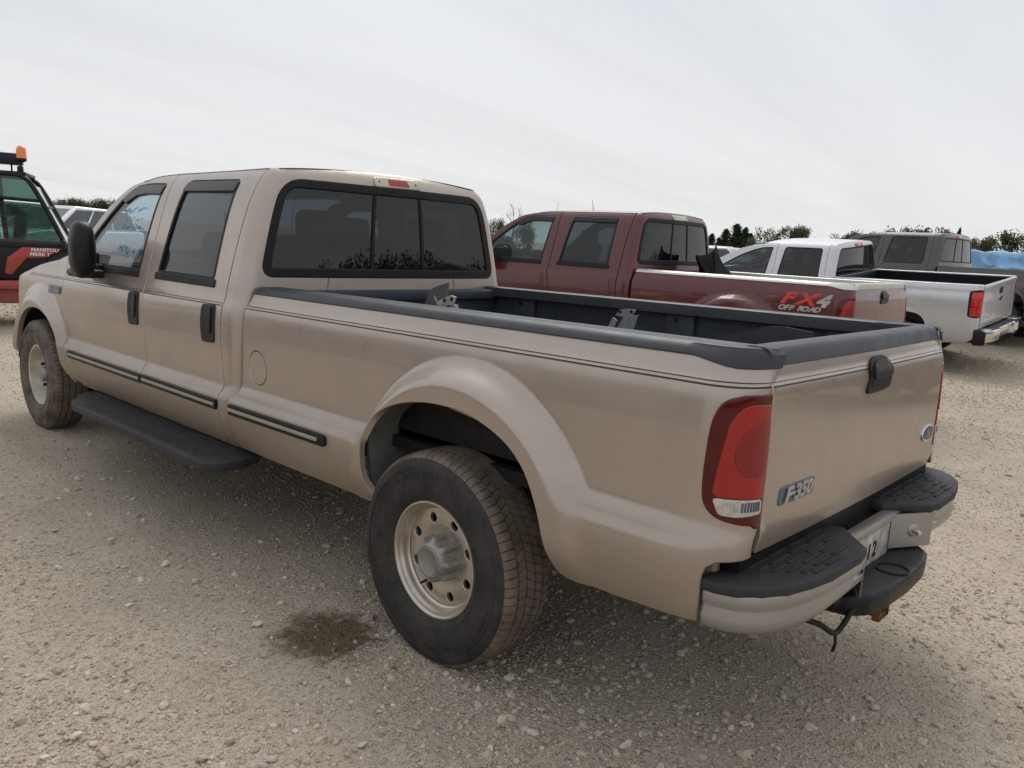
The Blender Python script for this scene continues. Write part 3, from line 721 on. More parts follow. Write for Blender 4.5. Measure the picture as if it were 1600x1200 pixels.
    panel('handle_recess',lambda y,z:F_tg(C,y,z,.0112),rpoly([(.088,1.122),(-.078,1.122),(-.086,1.148),(.080,1.148)],.008),M_TRIM,hd,h=.02,depth=0)
    panel('handle_paddle',lambda y,z:F_tg(C,y,z,.019),rpoly([(.078,1.155),(-.090,1.155),(-.086,1.188),(-.05,1.207),(.05,1.207),(.08,1.188)],.02),M_BLACK,hd,h=.02,r=.005,depth=.01)
    # oval badge
    ov=lambda a,b:[(-.672+a*math.cos(t),.862+b*math.sin(t)) for t in np.linspace(0,2*math.pi,36,endpoint=False)]
    bd=panel('oval_badge',lambda y,z:F_tg(C,y,z,.006),ov(.078,.034),M_CHROME,tg,h=.02,r=.003,depth=.006)
    panel('badge_field',lambda y,z:F_tg(C,y,z,.0075),ov(.068,.0265),M_BADGE,bd,h=.02,depth=0)
    if fine:
        V_,F_=text_geo('Ford',.040,.0008,.3); V_=np.stack([np.full(len(V_),-1.1615)-V_[:,2],-.672-V_[:,0],.860+V_[:,1]],-1); mk('badge_script',(V_,F_),M_BADGEL,bd)
        # model badge: dark plate with raised letters
        bp_=panel('model_badge',lambda y,z:F_tg(C,y,z,.004),rpoly([(.688,.836),(.682,.884),(.462,.884),(.468,.836)],.010),M_BADGE,tg,h=.03,r=.002,depth=.004)
        V_,F_=text_geo('F·350',.060,.002,.25,.0022); V_[:,0]*=1.35; V_=np.stack([np.full(len(V_),-1.1605)-V_[:,2],.575-V_[:,0],.860+V_[:,1]],-1); mk('badge_letters',(V_,F_),M_BADGEL,bp_)
    # ---------------- rear bumper
    bm_=feat.get('bump',M_BUMP)
    def bump_prof(z,y):    # outer face x for given |y|
        y=abs(y); return -1.305+.03*(y/.7)**2*(y<.72)+(.03+.9*max(0,y-.72)**1.25 if y>=.72 else 0.)
    top=.628; pathL=[(-1.300,.345),(-1.296,.50),(-1.286,.66),(-1.262,.78),(-1.222,.865),(-1.170,.912),(-1.115,.932),(-1.078,.935)]
    for sg in (1,-1):
        V=[];F=[]; pts=smoothp(pathL,5)
        cz=[(-.014,top+.012),(-.005,top+.011),(-.001,top+.005),(-.001,top-.024),(-.009,top-.036),(-.009,top-.043),(-.002,.562),(-.005,.540),(-.016,.524),(-.045,.518)]
        for i,(x,y) in enumerate(pts):
            a=pts[max(0,i-1)]; b=pts[min(len(pts)-1,i+1)]; t=Vector((b[0]-a[0],b[1]-a[1])).normalized(); nx,ny=-t.y,t.x
            if nx>0 and i<3: nx,ny=-nx,-ny
            nx,ny=(nx,ny) if (nx*(-1)+ny*.6)>0 else (-nx,-ny)
            low=.022*max(0,1-abs(y-.345)/.30)
            for (o_,z) in cz:
                zz=z+(low if z<.57 else 0); V.append((x+nx*o_,sg*(y+ny*o_),zz))
        m=len(cz)
        for i in range(len(pts)-1):
            for j in range(m-1): F.append((i*m+j,i*m+j+1,(i+1)*m+j+1,(i+1)*m+j))
        o=mk('bumper_face',(np.array(V),F),bm_,T,50); fixn(o.data)
        if True:
            md=o.modifiers.new('s','SOLIDIFY'); md.thickness=.006; md.offset=0
        # step pad
        pad=[(-1.170,.185),(-1.296,.325),(-1.308,.40),(-1.304,.60),(-1.288,.70),(-1.262,.80),(-1.222,.872),(-1.168,.924),(-1.112,.944),(-1.072,.944),(-1.06,.90),(-1.06,.80),(-1.095,.74),(-1.098,.40),(-1.10,.20)]
        pad=[(x,sg*y) for x,y in pad]
        sp=rsolid('step_pad',pad,'z',top+.002,top+.034,.009,feat.get('padmat',M_STEP),T,3)
        ribs=[]
        for row,x in enumerate((-1.125,-1.155,-1.185,-1.215,-1.245,-1.268)):
            y=.27+.05*(row%2)+(.0 if row<3 else .045*(row-2)); yend=.80-.028*row
            while y<yend:
                l=.115; ribs.append(bx2(x-.006,x+.006,sg*y,sg*min(y+l,yend),top+.032,top+.0385,.002)); y+=l+.016
        mk('tread_rib',ribs,feat.get('padmat',M_STEP),sp)
        mk('bumper_bracket',[bx2(-1.27,-.9,sg*.42,sg*.47,.50,.60)],M_UNDER,T)
    # centre: upper bar, plate recess, lower step
    rc=mk('plate_recess',[bx2(-1.215,-1.165,-.30,.30,top-.004,top+.012,.004),bx2(-1.205,-1.198,-.26,.26,.49,top),bx2(-1.215,-1.20,-.40,.40,top-.014,top+.004,.004)],bm_,T)
    for sg in (1,-1):
        side=extrude([(-1.205,sg*.185),(-1.298,sg*.345),(-1.302,sg*.345),(-1.208,sg*.18)],'z',.505,top+.006); mk('recess_side',side,bm_,rc)
        V_,F_=lathe([(0,.008),(.018,.008),(.024,.004),(.026,0)],24,'x'); V_=(V_*np.array([-1,1,1]))@np.array(Matrix.Rotation(sg*.53,3,'Z')).T+np.array([-1.258,sg*.272,.568]); mk('bolt_washer',(V_,F_),bm_,rc,40)
        V_,F_=lathe([(0,.032),(.008,.030),(.011,.024),(.010,0)],16,'x'); V_=(V_*np.array([-1,1,1]))@np.array(Matrix.Rotation(sg*.53,3,'Z')).T+np.array([-1.262,sg*.270,.568]); sg<0 and mk('bolt',(V_,F_),M_CHROME,rc,40)
    if fine:
        pl=mk('licence_plate',[bx2(-1.212,-1.208,-.153,.153,.475,.628,.001)],M_PLATE,T)
        for ch_,yc_ in (('A',.095),('1',.035),('2',-.015)):
            V_,F_=text_geo(ch_,.080,.0006,0,.002); V_=np.stack([np.full(len(V_),-1.2128)-V_[:,2],yc_-V_[:,0],.545+V_[:,1]],-1); mk('plate_character',(V_,F_),M_TRIM,pl)
    st=rsolid('lower_step',[(-1.18,-.36),(-1.27,-.345),(-1.315,-.29),(-1.338,-.18),(-1.345,0),(-1.338,.18),(-1.315,.29),(-1.27,.345),(-1.18,.36)],'z',.425,.498,.016,M_BLACK,T,3)
    V_,F_=lathe([(.055,.5),(.055,.503),(.049,.503),(.049,.5)],28,'z'); mk('ball_ring',(V_+np.array([-1.285,0,0]),F_),M_TRIM,st)
    mk('hitch_receiver',[bx2(-1.275,-1.0,-.035,.035,.385,.395),bx2(-1.275,-1.0,-.035,.035,.325,.335),bx2(-1.275,-1.0,.029,.037,.325,.395),bx2(-1.275,-1.0,-.037,-.029,.325,.395),bx2(-1.28,-1.255,-.045,.045,.315,.324),bx2(-1.28,-1.255,-.045,.045,.396,.405),bx2(-1.28,-1.255,.038,.048,.315,.405),bx2(-1.28,-1.255,-.048,-.038,.315,.405)],M_RUST,T)
    mk('hitch_crossbar',[bx2(-1.06,-.98,-.40,.40,.40,.47)],M_UNDER,T)
    if fine:
        wr=smoothp([(-1.17,.62,.49),(-1.24,.52,.455),(-1.265,.46,.415),(-1.27,.42,.402),(-1.272,.38,.412),(-1.278,.32,.46),(-1.26,.26,.48)],6)
        mk('trailer_wiring',[tube(wr,.009,8),tube([(-1.27,.43,.404),(-1.276,.435,.37),(-1.272,.44,.345)],.005,6)],M_TRIM,T)
    mk('bumper_gap_shade',[bx2(-1.125,-.95,-.83,.83,.58,.70)],M_TRIM,T)  # dark filler plate added to stand for the shade below the tailgate
    # ---------------- under the bed
    fr=[]
    for sg in (1,-1):
        fr+=[bx2(-1.15,4.9+dx,sg*.40,sg*.46,.47,.62),bx2(-.85,.85,sg*.47,sg*.53,.36,.40,.01),bx2(-.06,.06,sg*.46,sg*.54,.33,.42)]
    fr+=[bx2(-.05,.05,-.80,.80,.33,.43,.03)]; V_,F_=lathe([(0,-.14),(.10,-.13),(.16,-.05),(.16,.05),(.10,.13),(0,.14)],20,'x'); fr.append((V_+np.array([0,0,.385]),F_))
    for x in (-1.05,-.45,.6,1.4+dx,2.4+dx,3.4+dx): fr.append(bx2(x-.04,x+.04,-.42,.42,.50,.60))
    fr.append(bx2(.5,1.35+dx,-.1,.38,.42,.70,.03)); fr.append(bx2(1.6+dx,3.6+dx,-.86,.86,.50,.56)); fr.append(bx2(3.6+dx,4.9+dx,-.4,.4,.42,.8)); fr.append(bx2(4.2+dx,4.5+dx,-.8,.8,.33,.42,.03))
    mk('chassis',fr,M_UNDER,T)
    for sg in (1,-1):
        mk('shock_absorber',[tube([(-.10,sg*.60,.40),(.26,sg*.56,.90)],.011,8)],M_LINERW,T)
        # liner sheets in the rear wheel opening
        ar=[(.345,.47),(.392,.60),(.416,.70),(.410,.79),(.358,.872),(.225,.946),(.06,.984)]; ar2=[(.04,.996),(.235,.958),(.372,.880),(.424,.793),(.430,.70),(.404,.595),(.357,.47)]
        o=mk('wheel_liner',extrude(smoothp(ar,4)+smoothp(ar2,4),'y',sg*.70,sg*.945),M_LINERW,T,50); fixn(o.data)
        at_=smoothp([(.04,.992),(-.10,.996),(-.25,.975),(-.40,.90),(-.50,.80)],4); at2=[(x-.0,z+.012) for x,z in at_][::-1]
        o=mk('wheelhouse_underside',extrude(at_+at2,'y',sg*.815,sg*.945),M_WHU,T,50); fixn(o.data)
        o=mk('wheelhouse_side',extrude([(.12,1.0),(.10,.925),(-.10,.900),(-.35,.835),(-.52,.775),(-.60,.86),(-.3,1.0)],'y',sg*.815,sg*.822),M_WHU,T); fixn(o.data)
        mk('wheelhouse_inner',[bx2(-.66,.44,sg*.803,sg*.812,.79,1.03),bx2(-.62,.44,sg*.60,sg*.61,.55,.83)],M_UNDER,T)
        mk('bed_underside',[bx2(-1.05,bf-.02,sg*.56,sg*.83,.715,.76)],M_UNDER,T)
        mk('rear_valance',[bx2(-1.075,-.62,sg*.84,sg*.875,.54,.70,.01)],PAINT,T)
    # ---------------- cab
    CTX['dx']=dx; g=.0075
    FC=lambda s,z:F_cab(C,s,z)
    topf=[(x,z-.006) for x,z in smoothp(ATOP,4)]
    for mir in (False,True):
        dpoly=off(smoothp(G12,4),g)[::-1]+topf[2:-1]+[(3.87,1.335)]+off(smoothp(GF,4),-g)
        dpoly=dpoly+[]
        wf=rpoly(WFR,[.02,.02,.02,.03,.02,.02,.02,.02,.02,.02,.02,.02,.035])
        fd=panel('front_door',FC,dpoly,PAINT,T,holes=[wf],h=H,r=.004,depth=.025,mirror=mir)
        rpolyd=off(smoothp(G2C,4),g)[::-1]+[(2.0,1.864)]+off(smoothp(G12,4),-g)
        wr_=rpoly(WRR,[.03,.03,.045,.05])
        rd=panel('rear_door',FC,rpolyd,PAINT,T,holes=[wr_],h=H,r=.004,depth=.025,mirror=mir)
        for d_,wp,gm in ((fd,wf,feat.get('gf',M_GLASS_F)),(rd,wr_,feat.get('gr',M_GLASS_T))):
            panel('window_frame',lambda s,z:F_cab(C,s,z,.002),shrink(wp,.001),M_TRIM,d_,holes=[shrink(wp,.017)],h=H,r=.003,depth=.02,mirror=mir)
            panel('window_glass',lambda s,z:F_cab(C,s,z,-.009),shrink(wp,.014),gm,d_,h=.05,depth=0,mirror=mir)
            xs_=[p[0] for p in wp]
        panel('belt_trim',lambda s,z:F_cab(C,s,z,.007),rpoly([(2.715,1.270),(3.40,1.272),(3.40,1.303),(2.715,1.300)],.006),M_TRIM,fd,h=.05,r=.005,depth=.010,mirror=mir)
        panel('belt_trim',lambda s,z:F_cab(C,s,z,.007),rpoly([(1.79,1.270),(2.485,1.274),(2.485,1.306),(1.79,1.302)],.006),M_TRIM,rd,h=.05,r=.005,depth=.010,mirror=mir)
        panel('wind_deflector',lambda s,z:F_cab(C,s,z,.008),rpoly([(2.678,1.752),(2.87,1.758),(3.00,1.748),(3.13,1.700),(3.185,1.722),(3.115,1.764),(3.045,1.790),(2.96,1.799),(2.86,1.802),(2.672,1.798)],.010),M_SMOKE,fd,h=.03,r=.006,depth=.012,mirror=mir)
        panel('wind_deflector',lambda s,z:F_cab(C,s,z,.008),rpoly([(1.818,1.756),(2.400,1.764),(2.380,1.808),(1.814,1.800)],.010),M_SMOKE,rd,h=.03,r=.006,depth=.012,mirror=mir)
        hm=feat.get('handlemat',M_BLACK)
        for d_,hx in ((fd,2.705),(rd,1.782)):
            hp=rpoly([(hx-.075,1.000),(hx+.050,.996),(hx+.078,1.085),(hx+.076,1.176),(hx-.055,1.182),(hx-.062,1.09)],[.02,.02,.04,.02,.02,.04])
            hh=panel('door_handle',lambda s,z:F_cab(C,s,z,.007),hp,hm,d_,h=.02,r=.005,depth=.008,mirror=mir)
            panel('handle_pull',lambda s,z:F_cab(C,s,z,.015),rpoly([(hx-.040,1.045),(hx+.002,1.045),(hx+.012,1.168),(hx-.030,1.170)],.010),hm,hh,h=.02,r=.005,depth=.009,mirror=mir)
            panel('handle_cup',lambda s,z:F_cab(C,s,z,.0078),rpoly([(hx+.006,1.04),(hx+.05,1.04),(hx+.062,1.165),(hx+.016,1.168)],.012),M_TRIM if fine else hm,hh,h=.02,depth=0,mirror=mir)
        if feat.get('stripe'):
            for d_,x0,x1 in ((fd,2.612,3.886),(rd,1.672,2.590)):
                for z0,z1 in ((1.1965,1.199),(1.1835,1.1885)): panel('pinstripe',lambda s,z:F_cab(C,s,z,.0009),[(x0,z0),(x1,z0),(x1,z1),(x0,z1)],M_PINDK,d_,h=.02,depth=0,mirror=mir)
        if feat.get('mould'):
            for d_,x0,x1,e in ((fd,2.497,3.660,1),(rd,1.600,2.480,0)):
                mp=panel('side_moulding',lambda s,z:F_cab(C,s,z,.013),rpoly([(x0,.684),(x1,.688),(x1,.729),(x0,.727)],[.004,.018 if e else .004,.018 if e else .004,.004]),M_TRIM,d_,h=.05,r=.005,depth=.012,mirror=mir)
                panel('moulding_insert',lambda s,z:F_cab(C,s,z,.0185),[(x0+.004,.701),(x1-.03,.704),(x1-.03,.714),(x0+.004,.711)],M_BRIGHT,mp,h=.06,r=.003,depth=.004,mirror=mir)
        # A pillar strip, fender
        ap=[(x,z) for x,z in smoothp(ATOP[2:],4)]; apo=[(x+.030*min(1,.05+i_/6),z+.024*min(1,.05+i_/6)) for i_,(x,z) in enumerate(ap)][::-1]
        panel('windscreen_pillar',FC,ap+apo,PAINT,T,h=.03,r=.006,depth=.05,mirror=mir)
        fa=smoothp([(3.745,.490),(3.775,.56),(3.815,.67),(3.865,.77),(3.94,.86),(4.03,.925),(4.15,.962),(4.30,.970),(4.45,.945),(4.58,.88),(4.675,.78),(4.725,.66),(4.735,.60)],3)
        fp=off(GF,g)[::-1]
        fp=[(3.715,.515)]+off(smoothp(GF,4),g)[::-1][1:]+[(4.08,1.305),(4.287,1.279),(4.45,1.254),(4.585,1.225),(4.72,1.190),(4.846,1.152),(5.0,1.098),(5.14,1.04),(5.16,.90),(5.12,.64),(4.78,.60)]+fa[::-1]
        fe=panel('front_fender',FC,fp,PAINT,T,h=HB if not mir else H,r=.005,depth=.03,mirror=mir)
        if feat.get('stripe'): 
            for z0,z1 in ((1.1965,1.199),(1.1835,1.1885)): panel('pinstripe',lambda s,z:F_cab(C,s,z,.0009),[(3.905,z0),(4.62,z0),(4.58,z1),(3.905,z1)],M_PINDK,fe,h=.02,depth=0,mirror=mir)
        if fine:
            bb=panel('model_badge',lambda s,z:F_cab(C,s,z,.005),rpoly([(3.925,1.082),(4.150,1.082),(4.150,1.132),(3.92,1.132)],.012),M_BADGE,fe,h=.04,r=.002,depth=.005,mirror=mir)
            V_,F_=text_geo('F·350',.052,.0015,.2,.0015); V_[:,0]*=1.45
            yb=float(F_cab(C,np.array([4.03]),np.array([1.10]))[0,1])+.0065
            V_=np.stack([4.035-V_[:,0],np.full(len(V_),yb)+V_[:,2],1.106+V_[:,1]],-1)
            gg=(V_,F_) if not mir else mirY((np.stack([8.07-V_[:,0],V_[:,1],V_[:,2]],-1),F_))
            mk('badge_letters',gg,M_BADGEL,bb)
        sg=-1 if mir else 1
        o=mk('fender_liner',extrude([(4.33+.50*math.cos(a),.49+.50*math.sin(a)) for a in np.linspace(.1,2.95,18)]+[(4.33+.51*math.cos(a),.49+.51*math.sin(a)) for a in np.linspace(2.95,.1,18)],'y',sg*.45,sg*.965),M_TRIM,T,50); fixn(o.data)
        # rocker under the doors
        mk('rocker_panel',[bx2(1.56,3.72,sg*.78,sg*.895,.475,.52,.012)],PAINT,T)
        # mirror: folded head on a two-bar bracket
        if feat.get('mirror'):
            V_=[];F_=[]; mo=feat.get('mirx',0.)
            for i in range(25):
                t=math.pi*(i/24-.5)
                for j in range(32):
                    p_=2*math.pi*j/32; e=lambda v,n_:math.copysign(abs(v)**n_,v)
                    V_.append((.125*e(math.cos(t),.62)*e(math.cos(p_),.75),sg*.070*e(math.cos(t),.62)*e(math.sin(p_),.75),.168*e(math.sin(t),.80)))
            for i in range(24):
                for j in range(32): F_.append((i*32+j,i*32+(j+1)%32,(i+1)*32+(j+1)%32,(i+1)*32+j))
            V_=np.array(V_)@np.array(Matrix.Rotation(sg*math.radians(-10),3,'Z')).T+np.array([3.10+mo,sg*1.07,1.405])
            mr=mk('door_mirror',(V_,F_),M_BLACK,T,70); fixn(mr.data)
            mk('mirror_base',[box((3.20+mo,sg*1.02,1.262),(.26,.14,.05),.02,seg=3),box((3.38+mo*.6,sg*.925,1.275),(.26,.075,.085),.02),box((3.44+mo*.4,sg*.905,1.335),(.24,.03,.10),.012)],M_BLACK,mr,50)
    for mir in (False,True):
        for gl_ in (G12,G2C,GF):
            pts=np.array([p for p in smoothp(gl_,4) if p[1]<1.835]); P=F_cab(C,pts[:,0],pts[:,1],-.020); 
            if mir: P=P*np.array([1,-1,1])
            mk('door_gap_shade',[tube(P,.013,6)],M_TRIM,T,60)  # dark tube added behind each panel gap so the gap reads as shaded
    for sg in (1,-1): mk('tailgate_gap_shade',[bx2(-1.112-dx,-1.09-dx,sg*.752,sg*.776,.715,1.225)],M_TRIM,T)  # dark bar added behind the tailgate edge in place of gap shade
    # back wall with the window opening
    def sedge(z):
        x=np.interp(z,[p[1] for p in G2C[::-1]],[p[0] for p in G2C[::-1]]); ex=x-g-C['cx']-.045*max(0,min(1,z-1.25))-.06*max(0,(z-1.80)/.10)**2
        return .80+C['cR']*math.pi/2+ex
    zs=np.linspace(.515,1.862,40); lft=[(sedge(z),z) for z in zs]
    crn=[(s_,1.862+.034*(1-abs(s_/lft[-1][0])**2.3)) for s_ in np.linspace(lft[-1][0],-lft[-1][0],41)[1:-1]]; bo=lft+crn+[(-s,z) for s,z in lft[::-1]]
    FR=lambda s,z:F_rear(C,s,z)
    win=rpoly([(-.778,1.345),(.778,1.345),(.778,1.812),(-.778,1.812)],[.06,.06,.10,.10],8)
    cb=panel('cab_back_panel',FR,bo,PAINT,T,holes=[win],h=H,r=.004,depth=.02,sign=1 if False else -1)
    rw=panel('rear_window_frame',lambda s,z:F_rear(C,s,z,.004),shrink(win,-.006),M_TRIM,T,holes=[shrink(win,.030)],h=.03,r=.007,depth=.012,sign=-1)
    for s0,s1 in ((.163,.755),(-.197,.149),(-.755,-.211)):
        ip=rpoly([(s0,1.375),(s1,1.375),(s1,1.782),(s0,1.782)],[.004 if abs(s0)<.3 else .05,.004 if abs(s1)<.3 else .05,.004 if abs(s1)<.3 else .08,.004 if abs(s0)<.3 else .08],6)
        panel('window_pane',lambda s,z:F_rear(C,s,z,-.006),ip,feat.get('gb',M_GLASS_R),rw,h=.05,depth=0)
    for s0 in (.156,-.204): panel('window_divider',lambda s,z:F_rear(C,s,z,.001),[(s0-.008,1.37),(s0+.008,1.37),(s0+.008,1.786),(s0-.008,1.786)],M_TRIM,rw,h=.04,r=.003,depth=.012)
    bl=panel('brake_light',lambda s,z:F_rear(C,s,z,.012),rpoly([(-.215,1.832),(.165,1.828),(.165,1.872),(-.215,1.876)],.014),M_LENSYEL,T,h=.03,r=.008,depth=.012)
    if feat.get('brakered',True): panel('red_lens',lambda s,z:F_rear(C,s,z,.0135),[(-.115,1.836),(.055,1.834),(.055,1.868),(-.115,1.870)],M_LENSRED,bl,h=.03,r=.002,depth=.003)
    for s0 in (.135,-.185):
        panel('screw',lambda s,z:F_rear(C,s,z,.0135),[(s0+.006*math.cos(a),1.852+.006*math.sin(a)) for a in np.linspace(0,6.28,8,endpoint=False)],M_UNDER,bl,h=.02,depth=0)
    for s0 in (.42,-.44): panel('panel_seam',lambda s,z:F_rear(C,s,z,.0008),[(s0,1.20),(s0+.003,1.20),(s0+.003,1.338),(s0,1.338)],M_TRIM,cb,h=.05,depth=0)
    # roof
    ze=PC([(1.4,1.8625),(2.6,1.864),(2.8,1.860),(2.98,1.833),(3.10,1.79)]); 
    def FRoof(u,v):
        zr=1.862+.034*(1-np.abs(u)**2.3); xr=1.505+.045*(zr-1.25)+.06*((zr-1.80)/.10)**2-.035*(1-u*u)+.001+.07*(1-np.sqrt(1-np.clip((np.abs(u)-.898)/.102,0,1)**2)); xf=3.02+.13*(1-u*u)
        x=xr+(xf-xr)*v; y=u*(C['cabY'](ze(np.minimum(x,3.0)))+.004)
        e=np.sin(np.clip((1-v)/.10,0,1)*math.pi/2)
        z=ze(np.minimum(x,2.98))+(.034+.010*np.clip(v/.3,0,1))*(1-np.abs(u)**2.3)*e-.05*np.clip((x-2.9)/.25,0,2)**1.6*(1-np.abs(u)**4)*.8+.0
        return np.stack([x,y,z],-1)
    o=mk('roof',sheet(FRoof,np.linspace(-1,1,41),np.concatenate([np.linspace(0,.1,8),np.linspace(.14,.86,16),np.linspace(.9,1,8)])),PAINT,T,60); fixn(o.data)
    mk('headliner',[bx2(1.62,2.95,-.66,.66,1.815,1.825)],M_INT,T)
    # windscreen, cowl, bonnet
    al=np.array([(x+.012,z+.006) for x,z in smoothp(ATOP[2:],5)])
    def FW(u,t):
        i=t*(len(al)-1); x=np.interp(i,np.arange(len(al)),al[:,0]); z=np.interp(i,np.arange(len(al)),al[:,1])
        y=u*(C['cabY'](z)-.012); return np.stack([x+.16*(1-u*u)*(1-.15*t),y,z],-1)
    o=mk('windscreen',sheet(FW,np.linspace(-1,1,21),np.linspace(0,1,16)),feat.get('gw',M_GLASS_F),T,60); fixn(o.data)
    hz=PC([(3.80,1.345),(3.908,1.325),(4.287,1.282),(4.585,1.227),(4.846,1.154),(5.0,1.100),(5.1,1.05)])
    def FH(u,x):
        z0=hz(x); y=u*(C['cabY'](z0)-.006-.05*np.clip((x-4.75)/.3,0,1)**2); return np.stack([x+.08*(1-u*u),y,z0+.075*(1-np.abs(u)**2.2)*np.clip((5.2-x)/.5,.2,1)],-1)
    o=mk('bonnet',sheet(FH,np.linspace(-1,1,25),np.linspace(3.83,5.05,22)),PAINT,T,60); fixn(o.data)
    # front end
    gr=mk('grille',[bx2(5.0,5.13,-.62,.62,.80,1.08,.03)],M_CHROME,T)
    mk('grille_mesh',[bx2(5.10,5.138,-.56,.56,z,z+.05,.006) for z in (.84,.92,1.0)],M_TRIM,gr)
    for sg in (1,-1):
        mk('headlight',[box((5.05,sg*.74,.94),(.14,.24,.22),.03)],M_LENSCL,T,50)
    fb=mk('front_bumper',[rbox_g for rbox_g in [box((5.08,0,.66),(.16,1.70,.22),.05,seg=4)]],M_CHROME,T,50)
    for sg in (1,-1): mk('bumper_end',[box((4.96,sg*.885,.655),(.26,.08,.21),.035,Matrix.Rotation(sg*-.30,3,'Z'),4)],M_CHROME,fb,50)
    # interior
    for sg in (1,-1):
        for bx_ in (2.55,1.78):
            s_=mk('seat',[box((bx_+.25,sg*.38,.98),(.52,.50,.18),.06,seg=3),box((bx_-.04,sg*.38,1.26),(.15,.48,.58),.06,Matrix.Rotation(-.2,3,'Y'),3)],M_SEAT,T,50)
            mk('headrest',[box((bx_-.12,sg*.38,1.60),(.10,.26,.16),.045,seg=3)],M_SEAT,s_,50)
    mk('dashboard',[box((3.45,0,1.17),(.45,1.62,.22),.07,seg=3)],M_INT,T,50)
    V_,F_=lathe([(.19+.014*math.cos(a),.014*math.sin(a)) for a in np.linspace(0,2*math.pi,10,endpoint=False)],32,'x',closed_prof=True)
    R_=np.array(Matrix.Rotation(math.radians(28),3,'Y')); sw=mk('steering_wheel',(V_@R_.T+np.array([3.10,.38,1.24]),F_),M_INT,T,60)
    mk('steering_column',[tube([(3.10,.38,1.24),(3.35,.38,1.13)],.03,10),box((3.10,.38,1.24),(.03,.34,.05),.01)],M_INT,sw)
    mk('cab_floor',[bx2(1.60,3.75,-.84,.84,.55,.60),bx2(3.68,3.74,-.84,.84,.56,1.30)],M_INT,T)
    for sg in (1,-1): mk('door_trim',[bx2(1.62,3.70,sg*.83,sg*.85,.60,1.25)],M_INT,T)
    # running boards
    if feat.get('boards',True):
        for sg in (1,-1):
            pp=[(3.44,sg*.86),(3.44,sg*.96),(3.14,sg*1.165),(1.35,sg*1.165),(1.315,sg*1.0),(1.40,sg*.86)]
            rb=rsolid('running_board',rpoly(pp,[.03,.06,.10,.10,.07,.03],6),'z',.440,.482,.013,M_CAPR,T,3,50)
            for i,y in enumerate(np.linspace(.925,1.125,11)):
                if i in (5,): continue
                mk('tread_rib',[bx2(1.44+.06*abs(i-4)/4,3.20-.02*i+.18*(i<5)*(5-i)/5,sg*(y-.0055),sg*(y+.0055),.480,.4865,.002)],M_STEP,rb)
            mk('board_bracket',[bx2(x-.03,x+.03,sg*.5,sg*.95,.405,.425) for x in (1.6,2.3,3.0)],M_UNDER,rb)
    # aerial on the far fender
    mk('aerial',[tube([(4.02,-.86,1.30),(3.90,-.88,2.05)],[.004,.002],6)],M_TRIM,T)
    # wheels (not raked with the body)
    CTX['dx']=0.
    hz_=.385
    ws=feat.get('wheels',('rear','front'))
    make_wheel(T,(0,.865,hz_),False,ws[0]); make_wheel(T,(0,-.865,hz_),True,ws[0])
    make_wheel(T,(4.379+dx,.868,hz_),False,ws[1]); make_wheel(T,(4.379+dx,-.868,hz_),True,ws[1])
    CTX['k']=0.
    return T
M_GALVR = simple('diamond_plate_rail', (.66,.66,.62), .38, .35, .12, 40, .6, 60)
M_TANCAP = simple('tan_tailgate_cap', (.50,.46,.38), .5)
M_GLASS_F3 = glass('pale_green_glass', (.34,.46,.44), 1.0, .06)
M_WHU = simple('dusty_wheelhouse', (.38,.31,.24), .8, 0, .25, 8)
M_SMOKE = simple('smoked_acrylic', (.014,.015,.017), .22, 0, .1, 10, coat=.15)
M_CAPR = simple('running_board_plastic', (.036,.038,.042), .55, 0, .2, 8, .25, 240)
M_GHOST = simple('sticker_residue_grey', (.50,.46,.40), .8)
